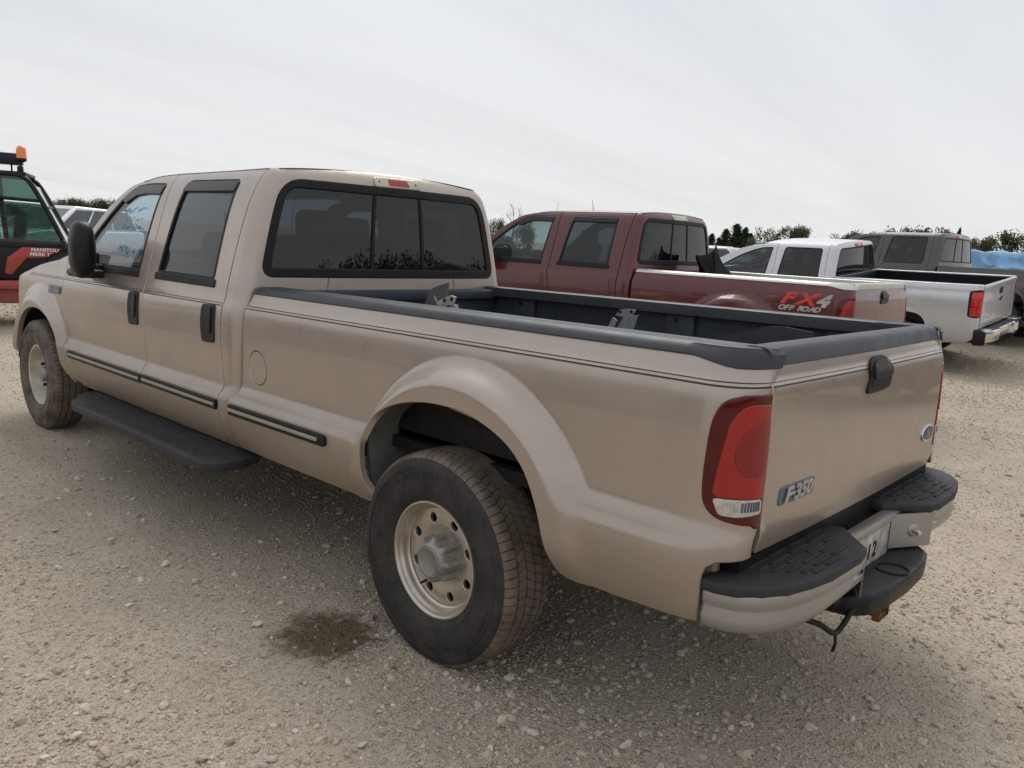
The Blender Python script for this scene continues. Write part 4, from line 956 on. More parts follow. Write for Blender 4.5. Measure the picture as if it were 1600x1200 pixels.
# ---------------------------------------------------------------- newer boxier crew cab pickup (silver, grey)
NEW=dict(
 bedY=PC([(.40,.90),(.46,.945),(.55,.975),(.70,.99),(.95,.992),(1.10,.985),(1.18,.972),(1.24,.955),(1.30,.945),(1.34,.93),(1.37,.90)]),
 cabY=PC([(.40,.90),(.46,.945),(.6,.985),(.8,.992),(1.0,.988),(1.2,.972),(1.26,.955),(1.30,.935),(1.50,.875),(1.72,.80),(1.79,.770),(1.83,.742),(1.87,.692),(1.90,.63)]),
 arch=(0.,.42,.50,.60), farch=(3.95,.42,.52,.62), lip=1.004, bx=-1.05,bR=.09,cx=1.165,cR=.08,fx=4.15,fR=.30,lean=0.)
NEW['bedU']=NEW['bedY']
def build_new(name,label,group,pose,k,PAINT,feat):
    C=NEW; T=empty(name,(pose[0],pose[1],pose[3]),pose[2],None,label=label,category='pickup truck',group=group)
    CTX['k']=k; H=.045; sx=-.41     # cab outlines are traced on the longer truck; slide them back
    bf=1.06; rt=feat.get('rt',1.345)
    arch=smoothp([(.455,.44),(.455,.60),(.42,.76),(.32,.87),(.15,.905),(-.15,.905),(-.32,.87),(-.42,.76),(-.455,.60),(-.455,.46)],3)
    outer=[(bf,rt),(bf,.45)]+[(.6,.44)]+arch+[(-.6,.46),(-1.0,.50),(-1.10,.56),(-1.10,.70),(-1.190,.71),(-1.190,rt)]
    for mir in (False,True):
        sg=-1 if mir else 1
        b=panel('bed_side',lambda s,z:F_bed(C,s,z),outer,PAINT,T,h=.03,r=.006,depth=.02,mirror=mir)
        tl=panel('tail_light',lambda s,z:F_bed(C,s,z,.006),rpoly([(-1.186,.885),(-1.186,1.275),(-1.10,1.285),(-.985,1.262),(-.995,.90),(-1.06,.885)],.02),M_TRIM,T,h=.03,r=.006,depth=.008,mirror=mir)
        for z0,z1 in ((.905,1.03),(1.045,1.145),(1.155,1.255)):
            panel('lens',lambda s,z:F_bed(C,s,z,.012),rpoly([(-1.182,z0),(-1.182,z1),(-1.02,z1-.004),(-1.026,z0)],.012),M_LENSRED2,tl,h=.03,r=.004,depth=.008,mirror=mir)
        rl=[bx2(-1.12,bf,sg*.80,sg*.925,rt-.012,rt+.012,.008)]
        mk('bed_rail_cap',rl,feat.get('rail',M_BLACK),T)
        mk('bed_inner_wall',[bx2(-1.10,bf-.03,sg*.79,sg*.82,.74,rt-.012),bx2(-.5,.5,sg*.62,sg*.80,.74,.98,.04)],M_BLACK,T)
    mk('bed_floor',[bx2(-1.10,bf-.03,-.80,.80,.72,.745)],M_BLACK,T)
    mk('bed_front_wall',[bx2(bf-.05,bf,-.90,.90,.72,rt,.01)],M_BLACK,T)
    TX=PC([(.70,-1.14),(.80,-1.150),(1.10,-1.150),(1.22,-1.148),(1.28,-1.155),(1.33,-1.165),(1.36,-1.15)])
    FTG=lambda y,z,o=0.:np.stack([TX(z)-o-.01*(1-(y/.85)**2),y,z],-1)
    tg=panel('tailgate',FTG,rpoly([(-.842,.715),(.842,.715),(.842,rt+.008),(-.842,rt+.008)],.012),PAINT,T,h=H,r=.012,depth=.04)
    mk('tailgate_inner',[bx2(-1.13,-1.10,-.835,.835,.72,rt)],M_BLACK,tg)
    hd=panel('handle',lambda y,z:FTG(y,z,.008),rpoly([(-.075,1.165),(.075,1.165),(.075,1.255),(-.075,1.255)],.015),M_TRIM,tg,h=.03,r=.005,depth=.01)
    if feat.get('emblem'):
        cr_=[(.10,.018),(.035,.018),(.035,.04),(-.035,.04),(-.035,.018),(-.10,.018),(-.085,-.018),(-.035,-.018),(-.035,-.04),(.035,-.04),(.035,-.018),(.085,-.018)]
        panel('emblem',lambda y,z:FTG(y,z,.008),[(y,1.09+z) for y,z in cr_],M_CHROME,tg,h=.03,r=.003,depth=.006)
        V_,F_=text_geo('SILVERADO',.06,.002,.15,.0015); V_[:,0]*=1.25; V_=np.stack([np.full(len(V_),-1.163)-V_[:,2],.56-V_[:,0],.86+V_[:,1]],-1); mk('tailgate_letters',(V_,F_),M_CHROME,tg,kind='stuff')
    # bumper with corner steps
    bp_=rsolid('rear_bumper',[(-1.16,-.90),(-1.25,-.90),(-1.30,-.72),(-1.32,-.40),(-1.26,-.36),(-1.26,.36),(-1.32,.40),(-1.30,.72),(-1.25,.90),(-1.16,.90)],'z',.50,.685,.02,feat.get('bump',M_CHROME),T,3)
    mk('bumper_top',[bx2(-1.29,-1.17,-.80,.80,.684,.694,.004)],M_BLACK,bp_)
    for sg in (1,-1):
        mk('bumper_corner',[box((-1.16,sg*.905,.585),(.17,.14,.235),.03,Matrix.Rotation(sg*.35,3,'Z'))],M_BLACK,bp_,50)
        mk('corner_step',[bx2(-1.285,-1.13,sg*.62,sg*.95,.672,.700,.01)],feat.get('bump',M_CHROME),bp_)
    fr=[bx2(-1.1,3.9,sg*.42,sg*.48,.42,.56) for sg in (1,-1)]+[bx2(-.05,.05,-.8,.8,.33,.43,.03),bx2(1.2,3.2,-.86,.86,.42,.50),bx2(3.2,4.2,-.4,.4,.4,.8)]
    mk('chassis',fr,M_UNDER,T)
    # cab, outlines slid back by sx; dz lifts belt a little
    FC=lambda s,z:F_cab(C,s,z)
    q=lambda P:off(P,sx)
    apil=feat.get('atop') or [(2.600,1.868),(2.80,1.860),(3.00,1.825),(3.20,1.755),(3.40,1.665),(3.62,1.550),(3.82,1.435),(3.95,1.36),(4.0,1.335)]
    wfr=feat.get('wfr') or [(2.72,1.300),(3.55,1.300),(3.78,1.335),(3.60,1.455),(3.40,1.575),(3.20,1.675),(3.00,1.752),(2.85,1.79),(2.66,1.800)]
    topf=[(x,z-.006) for x,z in smoothp(q(apil),4)]
    gf=[(3.52,1.335),(3.50,1.2),(3.48,1.0),(3.46,.7),(3.44,.47)]
    g12=[(2.19,1.866),(2.17,1.6),(2.18,1.3),(2.18,.9),(2.17,.6),(2.12,.47)]; g2c=[(1.27,1.866),(1.26,1.7),(1.25,1.3),(1.25,.95),(1.30,.7),(1.34,.47)]
    wrr=q([(2.50,1.300),(1.76,1.300),(1.775,1.805),(2.44,1.810)])
    for mir in (False,True):
        sg=-1 if mir else 1
        fd=panel('front_door',FC,off(smoothp(g12,3),.007)[::-1]+topf[2:-1]+off(smoothp(gf,3),-.007),PAINT,T,holes=[rpoly(q(wfr),.03)],h=H,r=.005,depth=.025,mirror=mir)
        rd=panel('rear_door',FC,off(smoothp(g2c,3),.007)[::-1]+[(1.7,1.862)]+off(smoothp(g12,3),-.007),PAINT,T,holes=[rpoly(wrr,.05)],h=H,r=.005,depth=.025,mirror=mir)
        for d_,wp,gm in ((fd,rpoly(q(wfr),.03),M_GLASS_F2),(rd,rpoly(wrr,.05),M_GLASS_T)):
            panel('window_frame',lambda s,z:F_cab(C,s,z,.002),shrink(wp,.001),M_TRIM,d_,holes=[shrink(wp,.014)],h=H,r=.002,depth=.02,mirror=mir)
            panel('window_glass',lambda s,z:F_cab(C,s,z,-.006),shrink(wp,.012),gm,d_,h=.07,depth=0,mirror=mir)
        for d_,hx in ((fd,2.36),(rd,1.42)):
            panel('door_handle',lambda s,z:F_cab(C,s,z,.03),rpoly([(hx-.10,1.13),(hx+.10,1.13),(hx+.10,1.165),(hx-.10,1.165)],.015),feat.get('handle',PAINT),d_,h=.03,r=.008,depth=.03,mirror=mir)
        ap=smoothp(q(apil)[2:],4); panel('windscreen_pillar',FC,ap+[(x+.03*min(1,.05+i_/6),z+.024*min(1,.05+i_/6)) for i_,(x,z) in enumerate(ap)][::-1],PAINT,T,h=.05,r=.006,depth=.05,mirror=mir)
        fa=smoothp([(3.53,.44),(3.54,.60),(3.58,.76),(3.68,.87),(3.85,.905),(4.1,.905),(4.25,.87),(4.35,.76),(4.38,.60)],3)
        panel('front_fender',FC,[(3.46,.47)]+off(smoothp(gf,3),.007)[::-1][1:]+[(4.0,1.27),(4.3,1.22),(4.55,1.16),(4.62,.7),(4.42,.55)]+fa[::-1][1:],PAINT,T,h=H,r=.005,depth=.03,mirror=mir)
        mr=mk('door_mirror',[box((3.22,sg*1.10,1.36),(.12,.26,.22),.045,seg=4)],PAINT,T,60); mk('mirror_base',[box((3.26,sg*.97,1.31),(.09,.12,.06),.02)],M_BLACK,mr)
    def sedge(z):
        x=np.interp(z,[p[1] for p in g2c[::-1]],[p[0] for p in g2c[::-1]]); return .80+C['cR']*math.pi/2+max(0.,x-.007-C['cx']-.045*max(0,min(1,z-1.25))-.06*max(0,(z-1.80)/.10)**2)
    lft=[(sedge(z),z) for z in np.linspace(.5,1.862,36)]
    win=rpoly([(-.80,1.36),(.80,1.36),(.78,1.80),(-.78,1.80)],[.05,.05,.07,.07])
    cb=panel('cab_back_panel',lambda s,z:F_rear(C,s,z),lft+[(s_,1.862+.034*(1-abs(s_/lft[-1][0])**2.3)) for s_ in np.linspace(lft[-1][0],-lft[-1][0],31)[1:-1]]+[(-s,z) for s,z in lft[::-1]],PAINT,T,holes=[win],h=H,r=.004,depth=.02)
    rw=panel('rear_window_frame',lambda s,z:F_rear(C,s,z,.002),shrink(win,-.004),M_TRIM,T,holes=[shrink(win,.014)],h=.04,r=.003,depth=.012)
    ed=feat.get('split')
    for s0,s1 in (((-.79,-.2),(-.19,.19),(.2,.79)) if ed else ((-.79,.79),)):
        panel('window_pane',lambda s,z:F_rear(C,s,z,-.005),rpoly([(s0,1.37),(s1,1.37),(s1*.985,1.79),(s0*.985,1.79)],.03),M_GLASS_T,rw,h=.07,depth=0)
    if ed:
        for s0 in (-.195,.195): panel('window_divider',lambda s,z:F_rear(C,s,z,.001),[(s0-.012,1.37),(s0+.012,1.37),(s0+.012,1.79),(s0-.012,1.79)],M_TRIM,rw,h=.05,r=.003,depth=.012)
    bl=panel('brake_light',lambda s,z:F_rear(C,s,z,.012),rpoly([(-.17,1.820),(.17,1.820),(.17,1.862),(-.17,1.862)],.012),M_LENSRED2,T,h=.03,r=.008,depth=.012)
    panel('cargo_lens',lambda s,z:F_rear(C,s,z,.0135),[(-.05,1.826),(.05,1.826),(.05,1.856),(-.05,1.856)],M_LENSCL,bl,h=.03,r=.002,depth=.003)
    xs=[p[0] for p in q(apil)]; 
    ze=PC([(1.0,1.8625),(2.19,1.864),(2.39,1.857),(2.6,1.822),(2.8,1.75)])
    def FRoof(u,v):
        zr=1.862+.034*(1-np.abs(u)**2.3); xr=1.085+.045*(zr-1.25)+.06*((zr-1.80)/.10)**2-.035*(1-u*u)+.001+.08*(1-np.sqrt(1-np.clip((np.abs(u)-.885)/.115,0,1)**2)); xf=2.52+.16*(1-u*u); x=xr+(xf-xr)*v; y=u*(C['cabY'](ze(np.minimum(x,2.5)))+.004)
        e=np.sin(np.clip((1-v)/.10,0,1)*math.pi/2)
        z=ze(np.minimum(x,2.5))+(.034+.008*np.clip(v/.3,0,1))*(1-np.abs(u)**2.3)*e-.04*np.clip((x-2.4)/.25,0,2)**1.6*(1-np.abs(u)**4)
        return np.stack([x,y,z],-1)
    o=mk('roof',sheet(FRoof,np.linspace(-1,1,31),np.concatenate([np.linspace(0,.1,6),np.linspace(.14,.86,10),np.linspace(.9,1,6)])),PAINT,T,60); fixn(o.data)
    al=np.array([(x+.012,z+.006) for x,z in smoothp(q(apil)[2:],5)])
    def FW(u,t):
        i=t*(len(al)-1); x=np.interp(i,np.arange(len(al)),al[:,0]); z=np.interp(i,np.arange(len(al)),al[:,1]); return np.stack([x+.16*(1-u*u),u*(C['cabY'](z)-.012),z],-1)
    o=mk('windscreen',sheet(FW,np.linspace(-1,1,15),np.linspace(0,1,12)),M_GLASS_F2,T,60); fixn(o.data)
    hz=PC([(3.4,1.345),(3.55,1.325),(4.0,1.275),(4.3,1.225),(4.5,1.17)])
    def FH(u,x): z0=hz(x); return np.stack([x+.08*(1-u*u),u*(C['cabY'](z0)-.006-.06*np.clip((x-4.1)/.3,0,1)**2),z0+.075*(1-np.abs(u)**2.2)],-1)
    o=mk('bonnet',sheet(FH,np.linspace(-1,1,17),np.linspace(3.45,4.50,12)),PAINT,T,60); fixn(o.data)
    gr=mk('grille',[bx2(4.44,4.58,-.62,.62,.72,1.18,.03)],M_CHROME,T); mk('grille_mesh',[bx2(4.55,4.588,-.56,.56,z,z+.10,.01) for z in (.76,.89,1.02)],M_TRIM,gr)
    for sg in (1,-1): mk('headlight',[box((4.47,sg*.76,1.05),(.16,.24,.24),.03)],M_LENSCL,T,50)
    mk('front_bumper',[box((4.56,0,.56),(.18,1.86,.26),.05,seg=3)],feat.get('bump',M_CHROME),T,50)
    for sg in (1,-1):
        for bx_ in (2.10,1.35):
            s_=mk('seat',[box((bx_+.25,sg*.38,.98),(.52,.50,.18),.06),box((bx_-.04,sg*.38,1.26),(.15,.48,.58),.06,Matrix.Rotation(-.2,3,'Y'))],M_SEAT,T,50)
            mk('headrest',[box((bx_-.12,sg*.38,1.60),(.10,.26,.16),.045)],M_SEAT,s_,50)
    mk('dashboard',[box((3.05,0,1.17),(.45,1.62,.22),.07)],M_INT,T,50)
    mk('cab_floor',[bx2(1.2,3.35,-.84,.84,.55,.60),bx2(3.28,3.34,-.84,.84,.56,1.30)],M_INT,T)
    R_=.40
    for x in (0.,3.95):
        make_wheel(T,(x,.86,.385),False,'spoke',R_,.385,.26,detail=False); make_wheel(T,(x,-.86,.385),True,'spoke',R_,.385,.26,detail=False)
    CTX['k']=0.
    return T
M_LENSRED2 = lens('bright_red_lens', (.62,.022,.014))
M_GLASS_F2 = glass('clear_green_glass', (.25,.33,.33), 1.0, .05)

gold=build_old('pickup_truck','tan crew cab pickup with long bed, running boards and dusty flanks, nearest the camera','pickup trucks parked in a row',(0,0,0,0),.0176,0.,M_GOLD,dict(stripe=True,mould=True,mirror=True))
red=build_old('pickup_truck','maroon crew cab pickup with diamond plate bed rails and an off-road decal','pickup trucks parked in a row',(1.7034,-5.0503,math.radians(2.36),.0512),.0063,-.41,M_RED,
  dict(fine=False,mirror=True,mirx=.42,capmat=M_GALVR,tgcap=M_TANCAP,liner=M_BLACK,bump=M_CHROME,handlemat=M_RED,brakered=False,gf=M_GLASS_F3,wheels=('rear','rear')))
# off-road decal on the bed side of the maroon truck
def decal(T,C,txt,size,s0,z0,mat,sx,shear,bold,nme):
    x=s0
    for ch in txt:
        if ch==' ': x-=size*.45*sx; continue
        V_,F_=text_geo(ch,size,.0,shear,bold); V_[:,0]*=sx; w=V_[:,0].max()-V_[:,0].min()-size*shear*.72*sx; V_[:,0]-=V_[:,0].min()
        P=F_bed(C,x-V_[:,0],z0+V_[:,1],.0025); P[:,2]-=.0063*P[:,0]; me=mesh_np(nme,P,F_); link(nme,me,T,mat); x-=w+size*.07*sx
    return x
xe_=decal(red,OLD,'FX',.145,-.525,1.125,M_DECALR,1.55,.35,.006,'decal_letter'); decal(red,OLD,'4',.145,xe_+.01,1.118,M_DECALG,1.35,.35,.008,'decal_letter')
decal(red,OLD,'OFF ROAD',.060,-.515,1.040,M_DECALG,1.30,.35,.003,'decal_letter')
# slim antenna stubs on the maroon roof
CTX['k']=0.
mk('roof_aerial',[tube([(2.30,-.05,1.885),(2.33,-.05,2.03)],[.004,.002],6)],M_TRIM,red)
mk('roof_lamp_bar',[box((1.90,-.30,1.905),(.30,.05,.02),.008)],M_TRIM,red)
# folded rubber mat standing in the maroon truck's bed
silver=build_new('pickup_truck','silver crew cab pickup with black bed and tall red tail light','pickup trucks parked in a row',(2.0929,-11.5537,math.radians(-1.10),.0),.0152,M_SILV,dict(emblem=True,rail=M_SILV))
silver.rotation_euler=(math.radians(-5.1),0,math.radians(-1.10))
grey=build_new('pickup_truck','grey-brown crew cab pickup, farthest of the parked row, beyond the silver one','pickup trucks parked in a row',(1.3241,-14.3389,math.radians(-4.3),.2605),.0098,M_GREY,dict(split=True,rt=1.27,bump=M_CHROME,handle=M_BLACK,
  atop=[(2.600,1.868),(2.80,1.862),(2.98,1.835),(3.12,1.785),(3.30,1.685),(3.50,1.555),(3.70,1.425),(3.80,1.36),(3.85,1.335)],wfr=[(2.72,1.300),(3.45,1.300),(3.64,1.335),(3.50,1.455),(3.33,1.575),(3.18,1.675),(3.05,1.752),(2.92,1.79),(2.66,1.805)]))
# ---------------------------------------------------------------- loose things in the beds
def thing(name, label, cat, geo, mat, group=None, ang=35):
    o=mk(name,geo,mat,None,ang); o['label']=label; o['category']=cat
    if group: o['group']=group
    return o
def plate3(pts, th, nrm):
    """thin sheet with thickness from 3D outline"""
    P=np.array(pts,float); n=np.array(nrm,float); n/=np.linalg.norm(n); m=len(P)
    V=np.concatenate([P,P-n*th]); F=[tuple(range(m)),tuple(range(2*m-1,m-1,-1))]+[(i,i+m,(i+1)%m+m,(i+1)%m) for i in range(m)]
    return V,F
K=.0176
# curved grey fender piece with a white bracket, at the front of the bed
fin=thing('body_panel_scrap','curved grey scrap of body panel standing upright near the front of the tan bed','car part',None or join([plate3([(1.10,.10,.79),(1.115,.10,1.10),(1.10,.10,1.20),(1.075,.10,1.265),(1.045,.10,1.290),(.985,.10,1.310),(.925,.10,1.328),(.930,.10,1.20),(.93,.10,.79)],.006,(0,1,0))]),M_SCRAP)
brk=thing('metal_bracket','small white bent metal bracket with bolt holes beside the grey scrap panel','car part',[plate3([(1.01,.12,1.255),(.985,.12,1.225),(.93,.12,1.250),(.885,.12,1.268),(.845,.12,1.262),(.862,.12,1.222),(.91,.12,1.215),(.93,.12,1.20),(.975,.12,1.20)],.008,(0,1,0)),plate3([(.97,.13,1.22),(.93,.13,1.22),(.93,.13,.79),(.96,.13,.79)],.006,(0,1,0)),plate3([(.905,.10,1.22),(.865,.10,1.22),(.865,.10,.79),(.905,.10,.79)],.02,(0,1,0))],M_SCRAPW)
for x,z in ((.925,1.238),(.872,1.250)): mk('bolt_hole',[(lathe([(0,.003),(.009,.003),(.009,0)],12)[0]+np.array([x,.12,z]),lathe([(0,.003),(.009,.003),(.009,0)],12)[1])],M_TRIM,brk)
# galvanised bracket leaning against the far wall
c_=math.cos(.1)
gb=thing('galvanised_bracket','galvanised sheet bracket with bolt holes leaning inside the tan bed','car part',[
 plate3([(.285,-.45,1.215),(.262,-.45,1.246),(.235,-.45,1.252),(.175,-.45,1.255),(.168,-.45,1.250),(.180,-.45,1.226),(.145,-.45,1.232),(.150,-.45,1.222),(.20,-.47,1.10),(.40,-.50,.79),(.55,-.50,.79),(.30,-.47,1.12),(.235,-.45,1.213)],.005,(0,1,0)),
 plate3([(.292,-.44,1.205),(.265,-.44,1.192),(.315,-.455,1.10),(.52,-.48,.79),(.60,-.48,.79),(.345,-.455,1.12)],.005,(0,1,0))],M_GALV)
for x,z in ((.258,1.236),(.190,1.242)): mk('bolt_hole',[(lathe([(0,.003),(.008,.003),(.008,0)],12)[0]+np.array([x,-.449,z]),lathe([(0,.003),(.008,.003),(.008,0)],12)[1])],M_TRIM,gb)
# dark plastic panel lying across the rear of the bed
dk=thing('plastic_panel','dark grey bent plastic panel propped up just inside the tan tailgate','car part',[
 plate3([(-.30,-.10,1.155),(-.50,-.10,1.225),(-.675,-.10,1.283),(-.70,-.10,1.288),(-.755,-.10,1.292),(-.865,-.10,1.284),(-.87,-.10,.80),(-.30,-.10,.80)],.006,(0,1,0)),
 plate3([(-.865,-.10,1.284),(-.84,-.16,1.262),(-.84,-.16,.80),(-.868,-.10,.80)],.006,(1,.3,0))],M_CAP)
for o in (fin,brk,gb,dk):
    for q in [o]+list(o.children):
        for v in q.data.vertices: v.co.z-=K*v.co.x*0
# black sheet standing in the maroon bed, with a curled corner
def redw(p):
    th=math.radians(2.36); x,y,z=p; return (1.7034+x*math.cos(th)-y*math.sin(th),-5.0503+x*math.sin(th)+y*math.cos(th),z+.0512-.0063*x)
ol=smoothp([(.86,.78),(.905,1.25),(.97,1.445),(.91,1.455),(.83,1.472),(.75,1.510),(.715,1.575),(.69,1.515),(.65,1.43),(.58,1.35),(.48,1.27),(.40,1.16),(.38,.78)],4)
V2=[redw((x,-.16-.10*math.sin((x-.4)*3.0)+.10*(z-.8)**2,z)) for x,z in ol]; cen=redw((.68,-.20,1.1))
V=[cen]+V2; F=[(0,i+1,(i+1)%len(V2)+1) for i in range(len(V2))]
rm=thing('rubber_mat','curled black rubber mat standing in the maroon truck bed behind its cab','mat',(np.array(V),F),M_MAT,ang=60)
md=rm.modifiers.new('s','SOLIDIFY'); md.thickness=.008
# ---------------------------------------------------------------- blue crayon on the front door glass
scr=[]
r_=random.Random(3)
def FG(s,z): return F_cab(OLD,np.array([s]),np.array([z]),-.0055)[0]
for row,(z0,xa,xb,am) in enumerate(((1.655,2.78,3.14,.020),(1.60,2.83,3.10,.015),(1.555,2.86,3.13,.012),(1.415,2.76,3.10,.024),(1.385,2.80,3.02,.012))):
    x=xb; pts=[]
    while x>xa:
        pts.append(tuple(FG(x,z0+r_.uniform(-am,am)))); x-=r_.uniform(.008,.020)
        if r_.random()<.16 and len(pts)>2: scr.append(tube(pts,.0022,5)); pts=[]; x-=.012
    if len(pts)>2: scr.append(tube(pts,.0022,5))
CTX['k']=.0176; CTX['dx']=0.
fdoor=[c for c in gold.children if c.name.startswith('front_door')][0]
mk('crayon_writing',scr,M_BLUEMARK,fdoor,kind='stuff'); CTX['k']=0.

# ---------------------------------------------------------------- red forklift with glazed cab (left edge)
FO=empty('forklift',(10.80,-.805,0),math.radians(68),None,label='red rough-terrain forklift with black glazed cab and amber beacon at the left edge',category='forklift')
b_=rsolid('counterweight',[(-1.45,.30),(-1.38,.22),(-.35,.22),(-.20,.34),(-.20,.62),(-.55,.66),(-1.40,.72),(-1.48,.60)],'y',-.62,.62,.05,M_FORKRED,FO,3)
mk('chassis',[bx2(-.5,1.45,-.50,.50,.30,.62,.04),bx2(-.25,1.15,-.62,.62,.50,.62,.03)],M_FORKRED,FO)
hood=rsolid('engine_cover',[(-1.40,.70),(-1.42,.86),(-1.30,1.02),(-.95,1.08),(-.52,1.10),(-.30,1.06),(-.18,.66)],'y',-.56,.56,.05,M_DKG,FO,3)
rsolid('red_side_band',[(-.50,1.075),(-.02,1.075),(.16,.93),(.20,.72),(.12,.70),(-.06,.93),(-.30,.95)],'y',.592,.602,.003,M_FORKRED,FO)
rsolid('red_side_band',[(-.50,1.075),(-.02,1.075),(.16,.93),(.20,.72),(.12,.70),(-.06,.93),(-.30,.95)],'y',-.602,-.592,.003,M_FORKRED,FO)
for sg in (1,-1):
    for txt,x0,z0,sz in (('MANITOU',-.28,1.045,.062),('MSI50 T',-.22,.985,.062)):
        V_,F_=text_geo(txt,sz,.001,.15,.0022); V_[:,0]*=1.15; V_=np.stack([x0-sg*V_[:,0],np.full(len(V_),sg*.6045)+sg*V_[:,2],z0+V_[:,1]],-1); mk('lettering',(V_,F_),M_WHITE,FO,kind='stuff')
cf=[]
for sg in (1,-1):
    cf+=[tube(smoothp([(-.56,sg*.58,1.06),(-.34,sg*.57,1.55),(-.16,sg*.56,1.90),(-.06,sg*.55,2.00),(.10,sg*.55,2.03),(.9,sg*.55,2.03)],5),.032,8),tube([(1.02,sg*.56,.64),(1.05,sg*.56,1.2),(.92,sg*.55,2.02)],.032,8),
         tube([(.30,sg*.575,1.08),(.34,sg*.565,1.55),(.36,sg*.55,2.02)],.035,8),tube([(-.28,sg*.57,1.70),(.34,sg*.565,1.72)],.02,8),bx2(-.56,1.04,sg*.545,sg*.60,1.06,1.14,.015),bx2(-.30,1.04,sg*.55,sg*.59,.64,1.08,.015)]
cf+=[bx2(-.10,.98,-.56,.56,2.02,2.07,.02),tube([(-.30,-.57,1.62),(-.30,.57,1.62)],.02,8),tube([(-.56,-.57,1.09),(-.56,.57,1.09)],.03,8)]
mk('cab_frame',cf,M_BLACK,FO,45)
for sg in (1,-1):
    mk('side_window',plate3([(-.52,sg*.575,1.13),(-.30,sg*.57,1.66),(.31,sg*.565,1.68),(.29,sg*.57,1.13)],.006,(0,sg,0)),M_CABGL,FO)
    mk('side_window',plate3([(-.27,sg*.567,1.72),(-.12,sg*.56,1.94),(0,sg*.555,2.0),(.33,sg*.55,2.0),(.33,sg*.56,1.74)],.006,(0,sg,0)),M_CABGL,FO)
    mk('door_glass',plate3([(.37,sg*.57,.72),(.39,sg*.555,2.0),(.90,sg*.555,2.0),(1.0,sg*.565,1.2),(.98,sg*.565,.72)],.006,(0,sg,0)),M_CABGL,FO)
mk('rear_window',plate3([(-.545,-.54,1.12),(-.545,.54,1.12),(-.17,.53,1.90),(-.17,-.53,1.90)],.006,(-1,0,.4)),M_CABGL,FO)
mk('windscreen',plate3([(1.04,-.53,.9),(1.04,.53,.9),(.93,.52,2.0),(.93,-.52,2.0)],.006,(1,0,0)),M_CABGL,FO)
s_=mk('seat',[box((.32,0,1.0),(.46,.48,.14),.05),box((.06,0,1.30),(.12,.46,.58),.05,Matrix.Rotation(-.12,3,'Y'))],M_SEATG,FO,50); mk('seat_base',[bx2(.10,.52,-.22,.22,.62,.95,.02)],M_BLACK,s_)
mk('steering_wheel',[tube([(.80+.07*math.cos(a)*.4,.17*math.sin(a),1.15+.17*math.cos(a)*.6) for a in np.linspace(0,2*math.pi,20,endpoint=False)],.014,6,True),tube([(.80,0,1.15),(.98,0,.8)],.025,8)],M_BLACK,FO,50)
lb=mk('roof_light_box',[box((.22,.30,2.235),(.50,.44,.14),.02),tube([(.08,.40,2.07),(.08,.40,2.17)],.012,6),tube([(.45,.40,2.07),(.45,.40,2.17)],.012,6)],M_DKB,FO)
wl=mk('work_lamp',[box((-.03,.46,2.10),(.07,.15,.085),.015)],M_BLACK,FO); mk('lamp_lens',[box((-.068,.46,2.10),(.006,.12,.06),.004)],M_LENSCL,wl)
bc=mk('beacon',lathe([(0,.165),(.022,.162),(.042,.150),(.056,.125),(.062,.09),(.062,.03),(.066,.0)],24,'z',(-.05,.50,2.245)),M_AMBER,FO,40); fixn(bc.data)
mk('beacon_base',[lathe([(.06,.0),(.062,-.03),(.03,-.05),(0,-.05)],20,'z',(-.05,.50,2.245)),tube([(-.05,.50,2.20),(-.02,.50,2.06)],.014,8)],M_TRIM,bc)
mk('mirror',[box((-.52,.70,1.12),(.05,.12,.16),.03),tube([(-.50,.60,1.12),(-.52,.68,1.12)],.01,6)],M_BLACK,FO,50)
for x,R_,y in ((.95,.50,.62),(-.85,.38,.52)):
    for sg in (1,-1): make_wheel(FO,(x,sg*y,R_-.01),sg<0,'spoke',R_,R_-.01,.30,detail=False)
for sg in (1,-1): rsolid('mudguard',[(.95+.56*math.cos(a),.50+.56*math.sin(a)) for a in np.linspace(.25,2.9,12)]+[(.95+.59*math.cos(a),.50+.59*math.sin(a)) for a in np.linspace(2.9,.25,12)],'y',sg*.46,sg*.78,.004,M_BLACK,FO)
mast=mk('mast',[bx2(1.52,1.66,sg*.30,sg*.42,.15,2.5,.01) for sg in (1,-1)]+[bx2(1.53,1.63,-.42,.42,z,z+.08,.01) for z in (.5,1.5,2.42)],M_FORKRED,FO)
for sg in (1,-1): mk('fork',[bx2(1.72,1.76,sg*.25-.06,sg*.25+.06,.10,.75,.006),bx2(1.74,2.85,sg*.25-.06,sg*.25+.06,.06,.10,.006)],M_DKG,FO)

